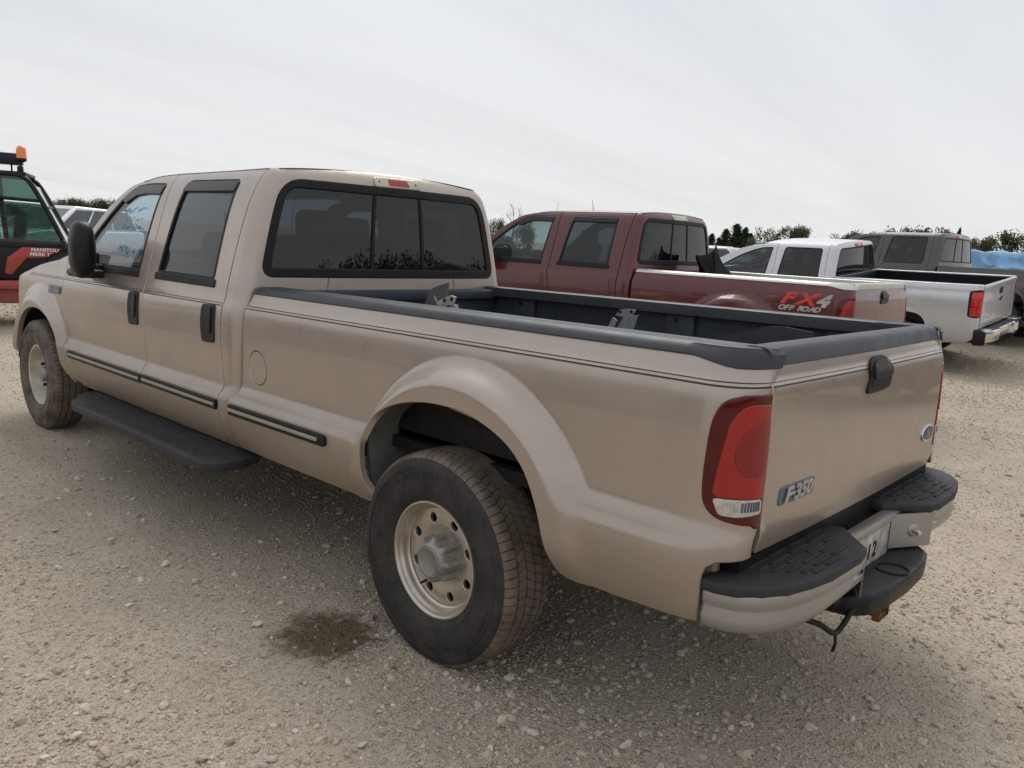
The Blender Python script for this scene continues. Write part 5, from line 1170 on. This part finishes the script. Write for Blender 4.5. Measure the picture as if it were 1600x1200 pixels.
# ---------------------------------------------------------------- parked vehicles in the distance
def car(name,label,cat,group,loc,head,col,kind):
    T=empty(name,loc,head,None,label=label,category=cat,group=group)
    m=paint('paint_'+name+str(len(MATS)),col,metal=.2,rough=.35,coat=.8,dust=.4)
    if kind=='sedan': low=[(-2.25,.55),(-2.2,.35),(2.15,.30),(2.25,.5),(2.2,.72),(1.1,.90),(-1.6,.98),(-2.25,.95)]; up=[(-1.75,.95),(-1.05,1.40),(.10,1.43),(1.05,.90)]
    elif kind=='suv': low=[(-2.3,.6),(-2.25,.42),(2.2,.40),(2.35,.6),(2.3,.98),(1.25,1.12),(-2.3,1.12)]; up=[(-2.2,1.10),(-1.95,1.70),(.05,1.76),(1.15,1.10)]
    elif kind=='van': low=[(-2.4,.55),(-2.35,.35),(2.3,.32),(2.45,.55),(2.35,.85),(1.5,1.08),(-2.4,1.08)]; up=[(-2.32,1.06),(-2.12,1.68),(-.2,1.76),(.5,1.68),(1.55,1.06)]
    else: low=[(-2.8,.65),(-2.7,.48),(2.6,.45),(2.75,.65),(2.7,1.05),(1.4,1.20),(-2.75,1.20)]; up=[(-.95,1.18),(-.85,1.86),(.55,1.88),(1.35,1.18)]
    hw=.92 if kind in('sedan','van') else .98
    bd=rsolid('body',low,'y',-hw,hw,.07,m,T,3,60)
    V_,F_=extrude(up,'y',-hw+.06,hw-.06); z0=up[0][1]; zt=max(p[1] for p in up)
    V_[:,1]*=1-.22*np.clip((V_[:,2]-z0)/(zt-z0),0,1)
    o=mk('greenhouse',(V_,F_),m,T,30); fixn(o.data); md=o.modifiers.new('b','BEVEL'); md.width=.05; md.segments=3
    # panes a little proud of the greenhouse
    n=len(up); cx=sum(p[0] for p in up)/n
    def yy(z): return (hw-.06)*(1-.22*(z-z0)/(zt-z0))
    xf=lambda t,z:None
    zl=z0+.06; zh=zt-.10
    def edge(z,front):
        pts=up if not front else up[::-1]; a,b=pts[0],pts[1]
        if front and kind=='van': a,b=up[-1],up[-2]
        t=(z-a[1])/(b[1]-a[1]); return a[0]+(b[0]-a[0])*min(t,1)
    x0,x1=edge(zl,False)+.10,edge(zl,True)-.12; x2,x3=edge(zh,True)-.10,edge(zh,False)+.12
    k_=3 if kind in('van','suv') else 2
    for sg in (1,-1):
        for i in range(k_):
            a,b=i/k_+.015,(i+1)/k_-.015
            lo=lambda t:x0+(x1-x0)*t; hi=lambda t:x3+(x2-x3)*t
            mk('side_window',plate3([(lo(a),sg*(yy(zl)+.008),zl),(lo(b),sg*(yy(zl)+.008),zl),(hi(b),sg*(yy(zh)+.008),zh),(hi(a),sg*(yy(zh)+.008),zh)],.01,(0,sg,0)),M_CARGL,T)
    for fr in (True,False):
        s_=1 if fr else -1; za,zb=zl-.02,zh+.02
        mk('windscreen' if fr else 'rear_window',plate3([(edge(za,fr)+s_*.012,-(yy(za)-.10),za),(edge(za,fr)+s_*.012,yy(za)-.10,za),(edge(zb,fr)+s_*.012,yy(zb)-.10,zb),(edge(zb,fr)+s_*.012,-(yy(zb)-.10),zb)],.01,(s_,0,.5)),M_CARGL,T)
    fx=max(p[0] for p in low); rx=min(p[0] for p in low); zl_=.80 if kind=='sedan' else .92
    for sg in (1,-1):
        mk('headlight',[box((fx-.09,sg*(hw-.22),zl_-.08),(.16,.30,.16),.03)],M_LENSCL,T,50); mk('tail_light',[box((rx+.05,sg*(hw-.10),zl_),(.12,.16,.26),.03)],M_LENSRED2,T,50)
    gr=mk('grille',[bx2(fx-.06,fx+.02,-.42,.42,zl_-.24,zl_-.02,.02)],M_TRIM,T); mk('front_bumper',[box((fx-.02,0,.50),(.14,hw*1.9,.20),.05)],m if kind!='pickup' else M_CHROME,T,50)
    wb=1.38 if kind!='pickup' else 1.75; R_=.33 if kind in('sedan','van') else .38
    for x in (wb,-wb):
        for sg in (1,-1): make_wheel(T,(x,sg*(hw-.10),R_-.01),sg<0,'spoke',R_,R_-.01,.22,detail=False)
    if kind=='pickup': mk('bed',[bx2(-2.7,-1.0,-.85,.85,1.19,1.205)],M_BLACK,T)
    return T
CG='vehicles parked far across the lot'
def at(px,d):
    x=(px-800)/1247.4558; p=CAMP+(_f+_r*x+_u*((.178218-.0573793*x)/.982317))*d; return (p.x,p.y)
FACE=math.radians(132.8)    # nose towards the camera
def place(px,d,z=0): p=at(px,d); return (p[0],p[1],z)
car('suv','white SUV facing the camera behind the glazed forklift cab','SUV',CG,place(88,22),FACE-.25,(.70,.71,.72),'suv')
car('minivan','dark blue minivan between the white SUV and the tan pickup','minivan',CG,place(152,31),FACE+math.pi-.5,(.06,.065,.10),'van')
car('sedan','blue car far behind, just left of the dark blue minivan','car',CG,place(114,47),FACE+1.2,(.06,.16,.42),'sedan')
car('sedan','maroon car far behind, below the tree line at left','car',CG,place(104,41),FACE+1.4,(.16,.02,.03),'sedan')
car('suv','pale silver SUV in the distance beside the maroon cab','SUV',CG,place(1143,36),FACE+.9,(.66,.68,.70),'suv')
car('pickup_truck','white pickup far behind, nearest the dark cedars','pickup truck',CG,place(1122,50),FACE+.6,(.70,.70,.70),'pickup')
car('sedan','dark grey car in the distance above the silver cab roof','car',CG,place(1168,44),FACE+1.0,(.06,.06,.07),'sedan')
car('suv','small red SUV in the far row before the trees','SUV',CG,place(1186,58),FACE+1.3,(.30,.03,.03),'suv')
car('sedan','grey car in the far row left of the red SUV','car',CG,place(1160,62),FACE+1.5,(.22,.23,.25),'sedan')
car('pickup_truck','red pickup at the right edge beside the blue tarp','pickup truck',CG,place(1632,29),FACE+1.9,(.36,.03,.035),'pickup')
# covered vehicle: cloth heightfield over a car shape
TC=place(1532,24.5); nx_,ny_=34,20; V=[];F=[]
r_=random.Random(5)
for i in range(nx_+1):
    for j in range(ny_+1):
        u=i/nx_*2-1; v=j/ny_*2-1; x=u*2.3; y=v*1.12
        e=max(abs(u),abs(v)); prof=1.42 if u>.42 else 2.02; prof=2.02-.45*float(sstep(.30,.62,np.array(u)))-.10*float(sstep(-.6,-.95,np.array(u)))
        side=float(sstep(1.0,.86,np.array(abs(v)))) if False else 1-float(sstep(.80,1.0,np.array(abs(v))))
        end=1-float(sstep(.90,1.0,np.array(abs(u))))
        z=.25+(prof-.25)*min(side,end)+.035*math.sin(9*u+4*v*v)*abs(v)+.02*math.sin(23*u+3*v)+r_.uniform(-.008,.008)-.04*math.cos(3*v)
        V.append((x*(1-.06*(z/2)),y*(1-.12*(z/2))*(1.0+.03*math.sin(17*u)),max(z,.05)))
for i in range(nx_):
    for j in range(ny_): a=i*(ny_+1)+j; F.append((a,a+ny_+1,a+ny_+2,a+1))
tp=mk('covered_vehicle',(np.array(V),F),M_TARP,None,70); tp.location=TC; tp.rotation_euler=(0,0,FACE+.15)
tp['label']='vehicle wrapped in a bright blue tarpaulin near the right edge'; tp['category']='covered vehicle'

# vehicles standing outside the picture whose reflections lie in the tan paint
OG='vehicles parked outside the picture, mirrored in the tan paint'
car('suv','dark SUV outside the picture at left, mirrored in the tan bed side','SUV',OG,(4.2,8.2,0),math.radians(-80),(.03,.03,.035),'suv')
car('pickup_truck','maroon pickup outside the picture at left, mirrored in the tan doors','pickup truck',OG,(8.6,7.6,0),math.radians(-84),(.12,.02,.02),'pickup')
car('sedan','dark grey car outside the picture at left, mirrored in the tan front door','car',OG,(13.0,7.2,0),math.radians(-82),(.06,.06,.07),'sedan')
car('van','dark van outside the picture at right, mirrored in the tan tailgate','van',OG,(-4.6,-8.0,0),math.radians(12),(.07,.05,.05),'van')
# ---------------------------------------------------------------- ground: compacted crushed-stone lot
def ground_mat():
    m,Ns,Ls=newmat('crushed_stone_ground')
    t=nd(Ns,'ShaderNodeNewGeometry').outputs['Position']
    big=noise(Ns,Ls,t,.35,5,.55); mid=noise(Ns,Ls,t,2.2,6,.62); fin=noise(Ns,Ls,t,38.,4,.65)
    def vor(scale,feat='F1'):
        v=nd(Ns,'ShaderNodeTexVoronoi'); v.feature=feat; v.inputs['Scale'].default_value=scale; v.inputs['Randomness'].default_value=1.; Ls.new(t,v.inputs['Vector']); return v
    v1=vor(62.); v2=vor(120.); v3=vor(26.)
    dirt=mixc(Ns,Ls,mrange(Ns,Ls,mid,.30,.70),(0.361,0.291,0.218),(0.547,0.456,0.353))
    dirt=mixc(Ns,Ls,mrange(Ns,Ls,fin,.3,.7,0,.5),dirt,(0.268,0.217,0.162))
    def stone(v):
        s=nd(Ns,'ShaderNodeSeparateColor'); Ls.new(v.outputs['Color'],s.inputs[0])
        r=nd(Ns,'ShaderNodeValToRGB'); r.color_ramp.interpolation='LINEAR'; e=r.color_ramp.elements
        e[0].position=0.; e[0].color=(0.272,0.230,0.185,1); e[1].position=1.; e[1].color=(0.718,0.690,0.650,1)
        for p,c in ((.3,(0.396,0.336,0.263)),(.6,(0.524,0.456,0.364)),(.82,(0.454,0.433,0.403)),(.9,(0.640,0.570,0.459))):
            q=e.new(p); q.color=rgb(c)
        Ls.new(s.outputs[0],r.inputs[0]); return r.outputs[0],s.outputs[1]
    c1,k1=stone(v1); c2,k2=stone(v2); c3,k3=stone(v3)
    m1=mathn(Ns,Ls,'MULTIPLY',mrange(Ns,Ls,v1.outputs['Distance'],.30,.52,1,0),mrange(Ns,Ls,k1,.25,.45,0,1))
    m2=mathn(Ns,Ls,'MULTIPLY',mrange(Ns,Ls,v2.outputs['Distance'],.30,.55,1,0),mrange(Ns,Ls,k2,.15,.35,0,1))
    m3=mathn(Ns,Ls,'MULTIPLY',mrange(Ns,Ls,v3.outputs['Distance'],.22,.36,1,0),mrange(Ns,Ls,k3,.80,.86,0,1))
    cov=mrange(Ns,Ls,mathn(Ns,Ls,'ADD',mid,mathn(Ns,Ls,'MULTIPLY',big,.6)),.55,.95,.45,1.)       # loose stone comes and goes
    ml=nd(Ns,'ShaderNodeMapping'); Ls.new(t,ml.inputs[0]); ml.inputs['Scale'].default_value=(.22,1.5,1.); ml.inputs['Rotation'].default_value=(0,0,.12)
    lane=noise(Ns,Ls,ml.outputs[0],1.1,3,.5)                      # wheel lanes: packed fines between drifts of loose stone
    cov=mathn(Ns,Ls,'MULTIPLY',cov,mrange(Ns,Ls,lane,.38,.60,.35,1.15)); dirt=mixc(Ns,Ls,mrange(Ns,Ls,lane,.36,.62,.45,0),dirt,(.52,.46,.375))
    c=mixc(Ns,Ls,mathn(Ns,Ls,'MULTIPLY',m2,cov),dirt,c2); c=mixc(Ns,Ls,mathn(Ns,Ls,'MULTIPLY',m1,cov),c,c1); c=mixc(Ns,Ls,m3,c,c3)
    c=mixc(Ns,Ls,mrange(Ns,Ls,big,.3,.7,0,.35),c,(0.582,0.490,0.381))
    # oily brown stain in front of the near rear wheel
    mp=nd(Ns,'ShaderNodeMapping'); Ls.new(t,mp.inputs[0]); mp.inputs['Location'].default_value=(-.375,-1.15,0); mp.vector_type='POINT'
    ln=nd(Ns,'ShaderNodeVectorMath',operation='LENGTH'); Ls.new(mp.outputs[0],ln.inputs[0])
    dsn=mathn(Ns,Ls,'ADD',ln.outputs['Value'],mathn(Ns,Ls,'MULTIPLY',mathn(Ns,Ls,'SUBTRACT',noise(Ns,Ls,t,13.,6,.75),.5),.46))
    c=mixc(Ns,Ls,mrange(Ns,Ls,dsn,.13,.25,.90,0),c,(0.115,0.074,0.042),'MIX')
    h=mathn(Ns,Ls,'ADD',mathn(Ns,Ls,'MULTIPLY',m1,.8),mathn(Ns,Ls,'ADD',mathn(Ns,Ls,'MULTIPLY',m2,.4),mathn(Ns,Ls,'MULTIPLY',m3,1.4)))
    h=mathn(Ns,Ls,'ADD',h,mathn(Ns,Ls,'MULTIPLY',fin,.5))
    princ(Ns,Ls,c,.92,0,0,.05,bump(Ns,Ls,h,.95,.007),.2)
    return m
M_GROUND=ground_mat()
RISE=PC([(-400,0),(-26,0),(-21,.10),(-16,.28),(-14.3,.26),(-13.2,.17),(-12.4,.080),(-10.7,-.070),(-9.2,-.02),(-7.6,.02),(-6.2,.05),(-4.0,.045),(-2.4,0),(0,0),(400,0)])
def gz(x,y):
    """gentle unevenness, level where the trucks stand"""
    return RISE(y)+.010*np.sin(x*1.7+.6*y)*np.sin(y*1.3-.4*x)+.006*np.sin(x*4.1+1.)*np.sin(y*3.7)
def gmask(x,y): return 1-np.exp(-(((x/.45)**2+((y-.87)/.35)**2)))*1.0
xs=np.concatenate([[-500,-120,-40,-12],np.arange(-6,16.01,.16),[20,30,60,150,500]]); ys=np.concatenate([[-500,-150,-60,-30],np.arange(-27,-14.1,.5),np.arange(-14,6.01,.16),[12,40,120,500]])
X,Y=np.meshgrid(xs,ys,indexing='ij'); inr=(X>-5.9)&(X<15.9)&(Y>-13.9)&(Y<5.9)
Z=np.where(inr,gz(X,Y)*gmask(X,Y),RISE(Y))-.004
V=np.stack([X.ravel(),Y.ravel(),Z.ravel()],-1); ny=len(ys)
F=[(i*ny+j,(i+1)*ny+j,(i+1)*ny+j+1,i*ny+j+1) for i in range(len(xs)-1) for j in range(ny-1)]
link('ground',mesh_np('ground',V,F),None,M_GROUND,kind='structure')
# loose stones on the surface, thick where the camera stands, thinning with distance
def stone_mat():
    m,Ns,Ls=newmat('limestone_gravel')
    a=nd(Ns,'ShaderNodeAttribute'); a.attribute_type='INSTANCER'; a.attribute_name='tint'
    r=nd(Ns,'ShaderNodeValToRGB'); e=r.color_ramp.elements; r.color_ramp.interpolation='LINEAR'
    e[0].position=0.; e[0].color=(0.213,0.185,0.157,1); e[1].position=1.; e[1].color=(0.776,0.750,0.717,1)
    for p,c in ((.12,(0.326,0.274,0.218)),(.40,(0.489,0.410,0.319)),(.62,(0.559,0.484,0.386)),(.70,(0.442,0.427,0.403)),(.80,(0.605,0.547,0.459)),(.93,(0.698,0.633,0.526))):
        q=e.new(p); q.color=rgb(c)
    Ls.new(a.outputs['Fac'],r.inputs[0])
    t=nd(Ns,'ShaderNodeTexCoord').outputs['Object']; n=noise(Ns,Ls,t,2.5,5,.65)
    c=mixc(Ns,Ls,mrange(Ns,Ls,n,.3,.7,0,.55),r.outputs[0],(0.442,0.365,0.274))
    g=nd(Ns,'ShaderNodeNewGeometry').outputs['Position']
    mp=nd(Ns,'ShaderNodeMapping'); Ls.new(g,mp.inputs[0]); mp.inputs['Location'].default_value=(-.375,-1.15,0)
    ln=nd(Ns,'ShaderNodeVectorMath',operation='LENGTH'); Ls.new(mp.outputs[0],ln.inputs[0])
    dsn=mathn(Ns,Ls,'ADD',ln.outputs['Value'],mathn(Ns,Ls,'MULTIPLY',mathn(Ns,Ls,'SUBTRACT',noise(Ns,Ls,g,13.,6,.75),.5),.46))
    st=mathn(Ns,Ls,'MULTIPLY',mrange(Ns,Ls,dsn,.13,.25,.92,0),mrange(Ns,Ls,a.outputs['Fac'],.8,.95,1,.35))
    c=mixc(Ns,Ls,st,c,(0.125,0.080,0.045))
    princ(Ns,Ls,c,mathn(Ns,Ls,'SUBTRACT',.9,mathn(Ns,Ls,'MULTIPLY',st,.35)),0,0,.05,None,.25)
    return m
M_STONE=stone_mat()
srcs=[]
sc=bpy.data.collections.new('stone_shapes')
for i in range(7):
    bm=bmesh.new(); bmesh.ops.create_icosphere(bm,subdivisions=1 if i<5 else 2,radius=1.)
    rr_=random.Random(i+40); ax=(rr_.uniform(.75,1.25),rr_.uniform(.65,1.0),rr_.uniform(.42,.75))
    for v in bm.verts:
        f=1+rr_.uniform(-.24,.20); v.co=Vector((v.co.x*ax[0]*f,v.co.y*ax[1]*f,v.co.z*ax[2]*f))
    me=bpy.data.meshes.new('stone'); bm.to_mesh(me); bm.free(); me.materials.append(M_STONE); me.shade_flat()
    so=bpy.data.objects.new('stone',me); sc.objects.link(so); srcs.append(so)
NS=130000
# polar sampling about the standing point: density falls off with distance
pts=[]
need=NS; cx,cy=CAMP.x,CAMP.y
r_=.9*np.exp(rng.random(NS*3)*math.log(16/.9)); a_=rng.uniform(math.radians(-98),math.radians(12),NS*3)
PX=cx+r_*np.cos(a_); PY=cy+r_*np.sin(a_)
clump=.5+.5*np.sin(PX*2.1+1.3*np.sin(PY*1.7))*np.sin(PY*2.6+1.1*np.sin(PX*2.3)); lane_=.5+.5*np.sin(PY*3.1+.45*PX+.8*np.sin(PX*.7)); keep=rng.random(len(PX))<(.40+.60*clump)*(.45+.55*lane_)
PX,PY,rr2=PX[keep][:NS],PY[keep][:NS],r_[keep][:NS]
rad=np.exp(rng.normal(math.log(.0048),.42,len(PX))); big=rng.random(len(PX))<.012; rad[big]=rng.uniform(.012,.024,big.sum())
rad=np.clip(rad,.0026,.026); rad=np.maximum(rad,.0011*rr2)
PZ=gz(PX,PY)*gmask(PX,PY)-.004+rad*rng.uniform(-.05,.40,len(PX))
# keep the contact patches of the tyres clear
ok=np.ones(len(PX),bool)
for wx,wy in ((0,.865),(0,-.865),(4.379,.868),(4.379,-.868)): ok&=~((np.abs(PX-wx)<.09)&(np.abs(PY-wy)<.12))
PX,PY,PZ,rad=PX[ok],PY[ok],PZ[ok],rad[ok]; n_=len(PX)
me=bpy.data.meshes.new('gravel'); me.vertices.add(n_); me.vertices.foreach_set('co',np.stack([PX,PY,PZ],-1).astype(np.float32).ravel())
at_=me.attributes.new('size','FLOAT','POINT'); at_.data.foreach_set('value',rad.astype(np.float32))
at_=me.attributes.new('tint','FLOAT','POINT'); at_.data.foreach_set('value',np.clip(rng.beta(1.45,1.4,n_),0,1).astype(np.float32))
at_=me.attributes.new('pick','INT','POINT'); at_.data.foreach_set('value',np.where(rad>.011,rng.integers(5,7,n_),rng.integers(0,5,n_)).astype(np.int32))
at_=me.attributes.new('turn','FLOAT_VECTOR','POINT'); at_.data.foreach_set('vector',np.stack([rng.normal(0,.35,n_),rng.normal(0,.35,n_),rng.uniform(0,6.28,n_)],-1).astype(np.float32).ravel())
me.materials.append(M_STONE)
gv=link('gravel',me,None,None,kind='stuff',label='loose crushed limestone gravel covering the lot',category='gravel')
ng=bpy.data.node_groups.new('scatter','GeometryNodeTree'); ng.interface.new_socket('Geometry',in_out='INPUT',socket_type='NodeSocketGeometry'); ng.interface.new_socket('Geometry',in_out='OUTPUT',socket_type='NodeSocketGeometry')
gn=ng.nodes; gl=ng.links; gi=gn.new('NodeGroupInput'); go=gn.new('NodeGroupOutput'); ci=gn.new('GeometryNodeCollectionInfo'); ci.inputs['Collection'].default_value=sc; ci.inputs['Separate Children'].default_value=True; ci.inputs['Reset Children'].default_value=True
ip=gn.new('GeometryNodeInstanceOnPoints'); ip.inputs['Pick Instance'].default_value=True
def na(nm,ty):
    a=gn.new('GeometryNodeInputNamedAttribute'); a.data_type=ty; a.inputs['Name'].default_value=nm; return a.outputs['Attribute']
gl.new(gi.outputs[0],ip.inputs['Points']); gl.new(ci.outputs[0],ip.inputs['Instance']); gl.new(na('pick','INT'),ip.inputs['Instance Index']); gl.new(na('size','FLOAT'),ip.inputs['Scale'])
er=gn.new('FunctionNodeEulerToRotation'); gl.new(na('turn','FLOAT_VECTOR'),er.inputs[0]); gl.new(er.outputs[0],ip.inputs['Rotation']); gl.new(ip.outputs[0],go.inputs[0])
gm=gv.modifiers.new('scatter','NODES'); gm.node_group=ng

# ---------------------------------------------------------------- trees along the edge of the lot
def leaf_mat(name,col,trans=.25):
    m,Ns,Ls=newmat(name); t=nd(Ns,'ShaderNodeTexCoord').outputs['Object']
    n=noise(Ns,Ls,t,1.3,4,.6); c=mixc(Ns,Ls,mrange(Ns,Ls,n,.3,.7),tuple(q*.65 for q in col),tuple(q*1.35 for q in col))
    d=nd(Ns,'ShaderNodeBsdfDiffuse'); Ls.new(c,d.inputs[0]); tr=nd(Ns,'ShaderNodeBsdfTranslucent'); Ls.new(c,tr.inputs[0])
    mx_=nd(Ns,'ShaderNodeMixShader'); mx_.inputs[0].default_value=trans; Ls.new(d.outputs[0],mx_.inputs[1]); Ls.new(tr.outputs[0],mx_.inputs[2])
    o=nd(Ns,'ShaderNodeOutputMaterial'); Ls.new(mx_.outputs[0],o.inputs[0]); return m
M_LEAFC=leaf_mat('cedar_foliage',(.048,.066,.042)); M_LEAFD=leaf_mat('oak_foliage',(.090,.092,.052)); M_LEAFA=leaf_mat('autumn_foliage',(.135,.120,.070)); M_BARK=simple('bark',(.10,.085,.07),.9)
def leaves(P,size,r):
    """one small ragged quad per point, random orientation"""
    n=len(P); V=np.zeros((n,4,3)); a=r.normal(size=(n,3)); a/=np.linalg.norm(a,axis=1,keepdims=True); b=np.cross(a,r.normal(size=(n,3))); b/=np.linalg.norm(b,axis=1,keepdims=True)
    s=size*r.uniform(.5,1.3,(n,1)); 
    V[:,0]=P-a*s; V[:,1]=P+b*s*.55; V[:,2]=P+a*s; V[:,3]=P-b*s*.55
    F=[(4*i,4*i+1,4*i+2,4*i+3) for i in range(n)]
    return V.reshape(-1,3),F
def make_tree(kind,seed):
    """unit-height prototypes: returns trunk geometry and leaf geometry for a 6 m tree"""
    r=np.random.default_rng(seed); H=6.; br=[]; tips=[]
    if kind=='cedar':
        br.append(tube([(0,0,0),(0.03,0,2.5),(0,0,5.6)],[.14,.09,.02],7))
        P=[]
        for i in range(240):
            z=.25+5.75*(i/240)**.9; R_=(1.55*(1-(z/6.05))**.62+.03)*(1+.35*math.sin(i*2.7)); an=r.uniform(0,6.28); 
            for q in range(22):
                t=r.uniform(.15,1); P.append((R_*t*math.cos(an)+r.normal(0,.10),R_*t*math.sin(an)+r.normal(0,.10),z+.35*t*(1-z/6)+r.normal(0,.10)))
        return join(br),leaves(np.array(P),.13,r)
    def grow(p,d,L,rad,lev):
        q=p+d*L; m=p+d*L*.5+Vector(r.normal(0,L*.06,3)); br.append(tube([p,m,q],[rad,rad*.8,rad*.6],5 if lev else 7,caps=False))
        if lev>=(4 if kind!='shrub' else 3): tips.append(q); return
        nb=int(r.integers(2,4)) if lev else int(r.integers(3,5))
        for _ in range(nb):
            dd=(d+Vector(r.normal(0,.55 if kind!='shrub' else .8,3))+Vector((0,0,.18))).normalized(); grow(q,dd,L*r.uniform(.62,.85),rad*.58,lev+1)
        if lev>=2: tips.append(q)
    if kind=='shrub':
        for _ in range(4): grow(Vector((r.normal(0,.4),r.normal(0,.4),0)),Vector((r.normal(0,.4),r.normal(0,.4),1)).normalized(),1.35,.07,0)
    else: grow(Vector((0,0,0)),Vector((r.normal(0,.05),r.normal(0,.05),1)).normalized(),1.9,.17,0)
    P=[]
    per={'oak':40,'lacy':14,'bare':1,'shrub':34}[kind]; sp={'oak':.36,'lacy':.30,'bare':.2,'shrub':.34}[kind]
    for t in tips:
        for _ in range(per): P.append((t.x+r.normal(0,sp),t.y+r.normal(0,sp),t.z+r.normal(0,sp*.8)))
    B=join(br); P=np.array(P); top=max(P[:,2].max(),B[0][:,2].max()); s=H/top
    return (B[0]*s,B[1]),leaves(P*s,.15 if kind!='bare' else .06,r)
PROTO={}
for kd,seed,lm_ in (('cedar',1,M_LEAFC),('cedar',2,M_LEAFC),('oak',3,M_LEAFD),('oak',4,M_LEAFD),('lacy',5,M_LEAFA),('lacy',6,M_LEAFA),('bare',7,M_LEAFA),('shrub',8,M_LEAFD),('shrub',9,M_LEAFD)):
    tr_,lv_=make_tree(kd,seed); me1=mesh_np('trunk',tr_[0],tr_[1],ang=60); me1.materials.append(M_BARK); me2=mesh_np('crown',lv_[0],lv_[1],smooth=False); me2.materials.append(lm_)
    PROTO.setdefault(kd,[]).append((me1,me2))
TG_='trees along the far edge of the lot'
rt_=random.Random(11); tcount={}
def tree(kind,px,top,d,wpx,label,nm):
    hz=373.68+(px-800)*.05841; h=1.5594+(hz-top)*d/1247.46; p=at(px,d); v=tcount.get(kind,0); tcount[kind]=v+1
    me1,me2=PROTO[kind][v%len(PROTO[kind])]; w=wpx*d/1247.46*{'cedar':1.5,'oak':1.35,'lacy':1.35,'bare':1.2,'shrub':1.5}[kind]
    base={'cedar':3.0,'oak':5.0,'lacy':5.0,'bare':5.0,'shrub':5.5}[kind]
    T=empty(nm,(p[0],p[1],-.02),rt_.uniform(0,6.28),None,label=label,category='tree' if kind!='shrub' else 'shrub',group=TG_); T.scale=(w/base,w/base,h/6.)
    for n0,me_ in (('trunk',me1),('crown',me2)):
        o=bpy.data.objects.new(n0,me_); COL.objects.link(o); o.parent=T
ord_=['first','second','third','fourth','fifth','sixth','seventh','eighth','ninth','tenth','eleventh','twelfth','thirteenth']
for i,(px,top,w) in enumerate(((1110,366,18),(1122,372,16),(1132,359,22),(1148,352,26),(1161,357,20),(1170,366,20))): tree('cedar',px,top,92+3*(i%3),w,'dark pointed cedar, %s from the maroon cab in the cedar clump'%ord_[i],'cedar_tree')
for i,(px,top,w,kd) in enumerate(((1187,354,28,'lacy'),(1205,356,26,'lacy'),(1222,351,30,'oak'),(1240,351,26,'oak'),(1258,353,30,'oak'),(1276,368,22,'shrub'),(1298,364,34,'lacy'),(1320,362,32,'oak'),(1342,360,36,'lacy'))):
    tree(kd,px,top,88+4*(i%3),w,'%s tree in the row behind the silver cab, %s from the cedars'%({'lacy':'thin yellowish','oak':'round olive green','shrub':'low bushy'}[kd],ord_[i]),{'lacy':'thin_tree','oak':'oak_tree','shrub':'shrub'}[kd])
for i,(px,top,w,kd) in enumerate(((1372,362,40,'oak'),(1410,352,46,'oak'),(1445,353,44,'lacy'),(1470,356,36,'oak'),(1491,359,12,'cedar'))):
    tree(kd,px,top,90+3*(i%2),w,'%s treetop above the grey-brown cab roof, %s from the left'%({'lacy':'thin yellowish','oak':'olive green','cedar':'pointed cedar'}[kd],ord_[i]),{'lacy':'thin_tree','oak':'oak_tree','cedar':'cedar_tree'}[kd])
for i,(px,top,w,kd) in enumerate(((1527,370,34,'oak'),(1553,367,34,'oak'),(1597,359,52,'oak'),(1614,386,22,'shrub'))):
    tree(kd,px,top,80+3*(i%2),w,'olive %s over the blue tarpaulin at the right edge, %s from the left'%('tree' if kd=='oak' else 'shrub',ord_[i]),'oak_tree' if kd=='oak' else 'shrub')
tree('bare',799,317,80,42,'nearly bare tree with thin branches between the tan and maroon cabs','bare_tree'); tree('shrub',777,334,82,16,'small shrub at the foot of the bare tree, left','shrub'); tree('shrub',812,340,78,26,'small shrub at the foot of the bare tree, right','shrub')
for i,(px,top,w) in enumerate(((86,316,18),(97,309,20),(108,306,22),(120,309,20),(131,308,20),(142,308,22),(153,309,18),(161,305,16),(172,308,22),(184,309,22),(60,315,30),(35,316,28),(8,316,30))): tree('shrub' if i%3 else 'oak',px,top,96+4*(i%3),w,('dark scrubby tree in the left tree line, %s counted from the forklift'%ord_[i] if i<10 else 'dark scrubby tree seen through the forklift glass, %s from its rear'%ord_[i-10]),'scrub_tree')
P=[]
for px0,px1,n0,ht in ((1098,1345,5200,2.5),(1345,1640,4200,2.3),(62,200,3200,3.2),(765,830,900,2.6)):
    for i in range(n0):
        px=rt_.uniform(px0,px1); p=at(px,rt_.uniform(84,100)); hh=ht*(.55+.45*math.sin(px*.11)*math.sin(px*.043+1)); P.append((p[0],p[1],rt_.uniform(0,1)**.8*hh))
V,F=leaves(np.array(P),.20,np.random.default_rng(31))
link('scrub',mesh_np('scrub',V,F,smooth=False),None,M_LEAFD,kind='stuff',label='low scrub at the foot of the tree line',category='scrub')
# wood that closes the field on the sides the camera does not face (seen in glass and paint)
P=[];r3=np.random.default_rng(21)
for i in range(230):
    a=math.radians(24)+i/230*math.radians(222); R_=95+14*r3.random(); hh=r3.uniform(3.2,7.0); w=r3.uniform(2.,3.8); c0=(CAMP.x+R_*math.cos(a),CAMP.y+R_*math.sin(a))
    q=r3.normal(size=(460,3)); q/=np.linalg.norm(q,axis=1,keepdims=True); q*=r3.random((460,1))**.45
    q=q*np.array([w,w,hh*.5])*(1+.12*np.sin(5*q[:,:1]+3*q[:,1:2]))+np.array([c0[0],c0[1],hh*.5]); P.append(q)
hd=[]
for i in range(22000):
    a=math.radians(20)+r3.random()*math.radians(230); R_=94+8*r3.random(); hd.append((CAMP.x+R_*math.cos(a),CAMP.y+R_*math.sin(a),r3.uniform(0,3.0)))
P.append(np.array(hd)); V,F=leaves(np.concatenate(P),.36,r3)
link('wood',mesh_np('wood',V,F,smooth=False),None,M_LEAFD,kind='stuff',label='dense dark wood along the open sides of the lot',category='wood')
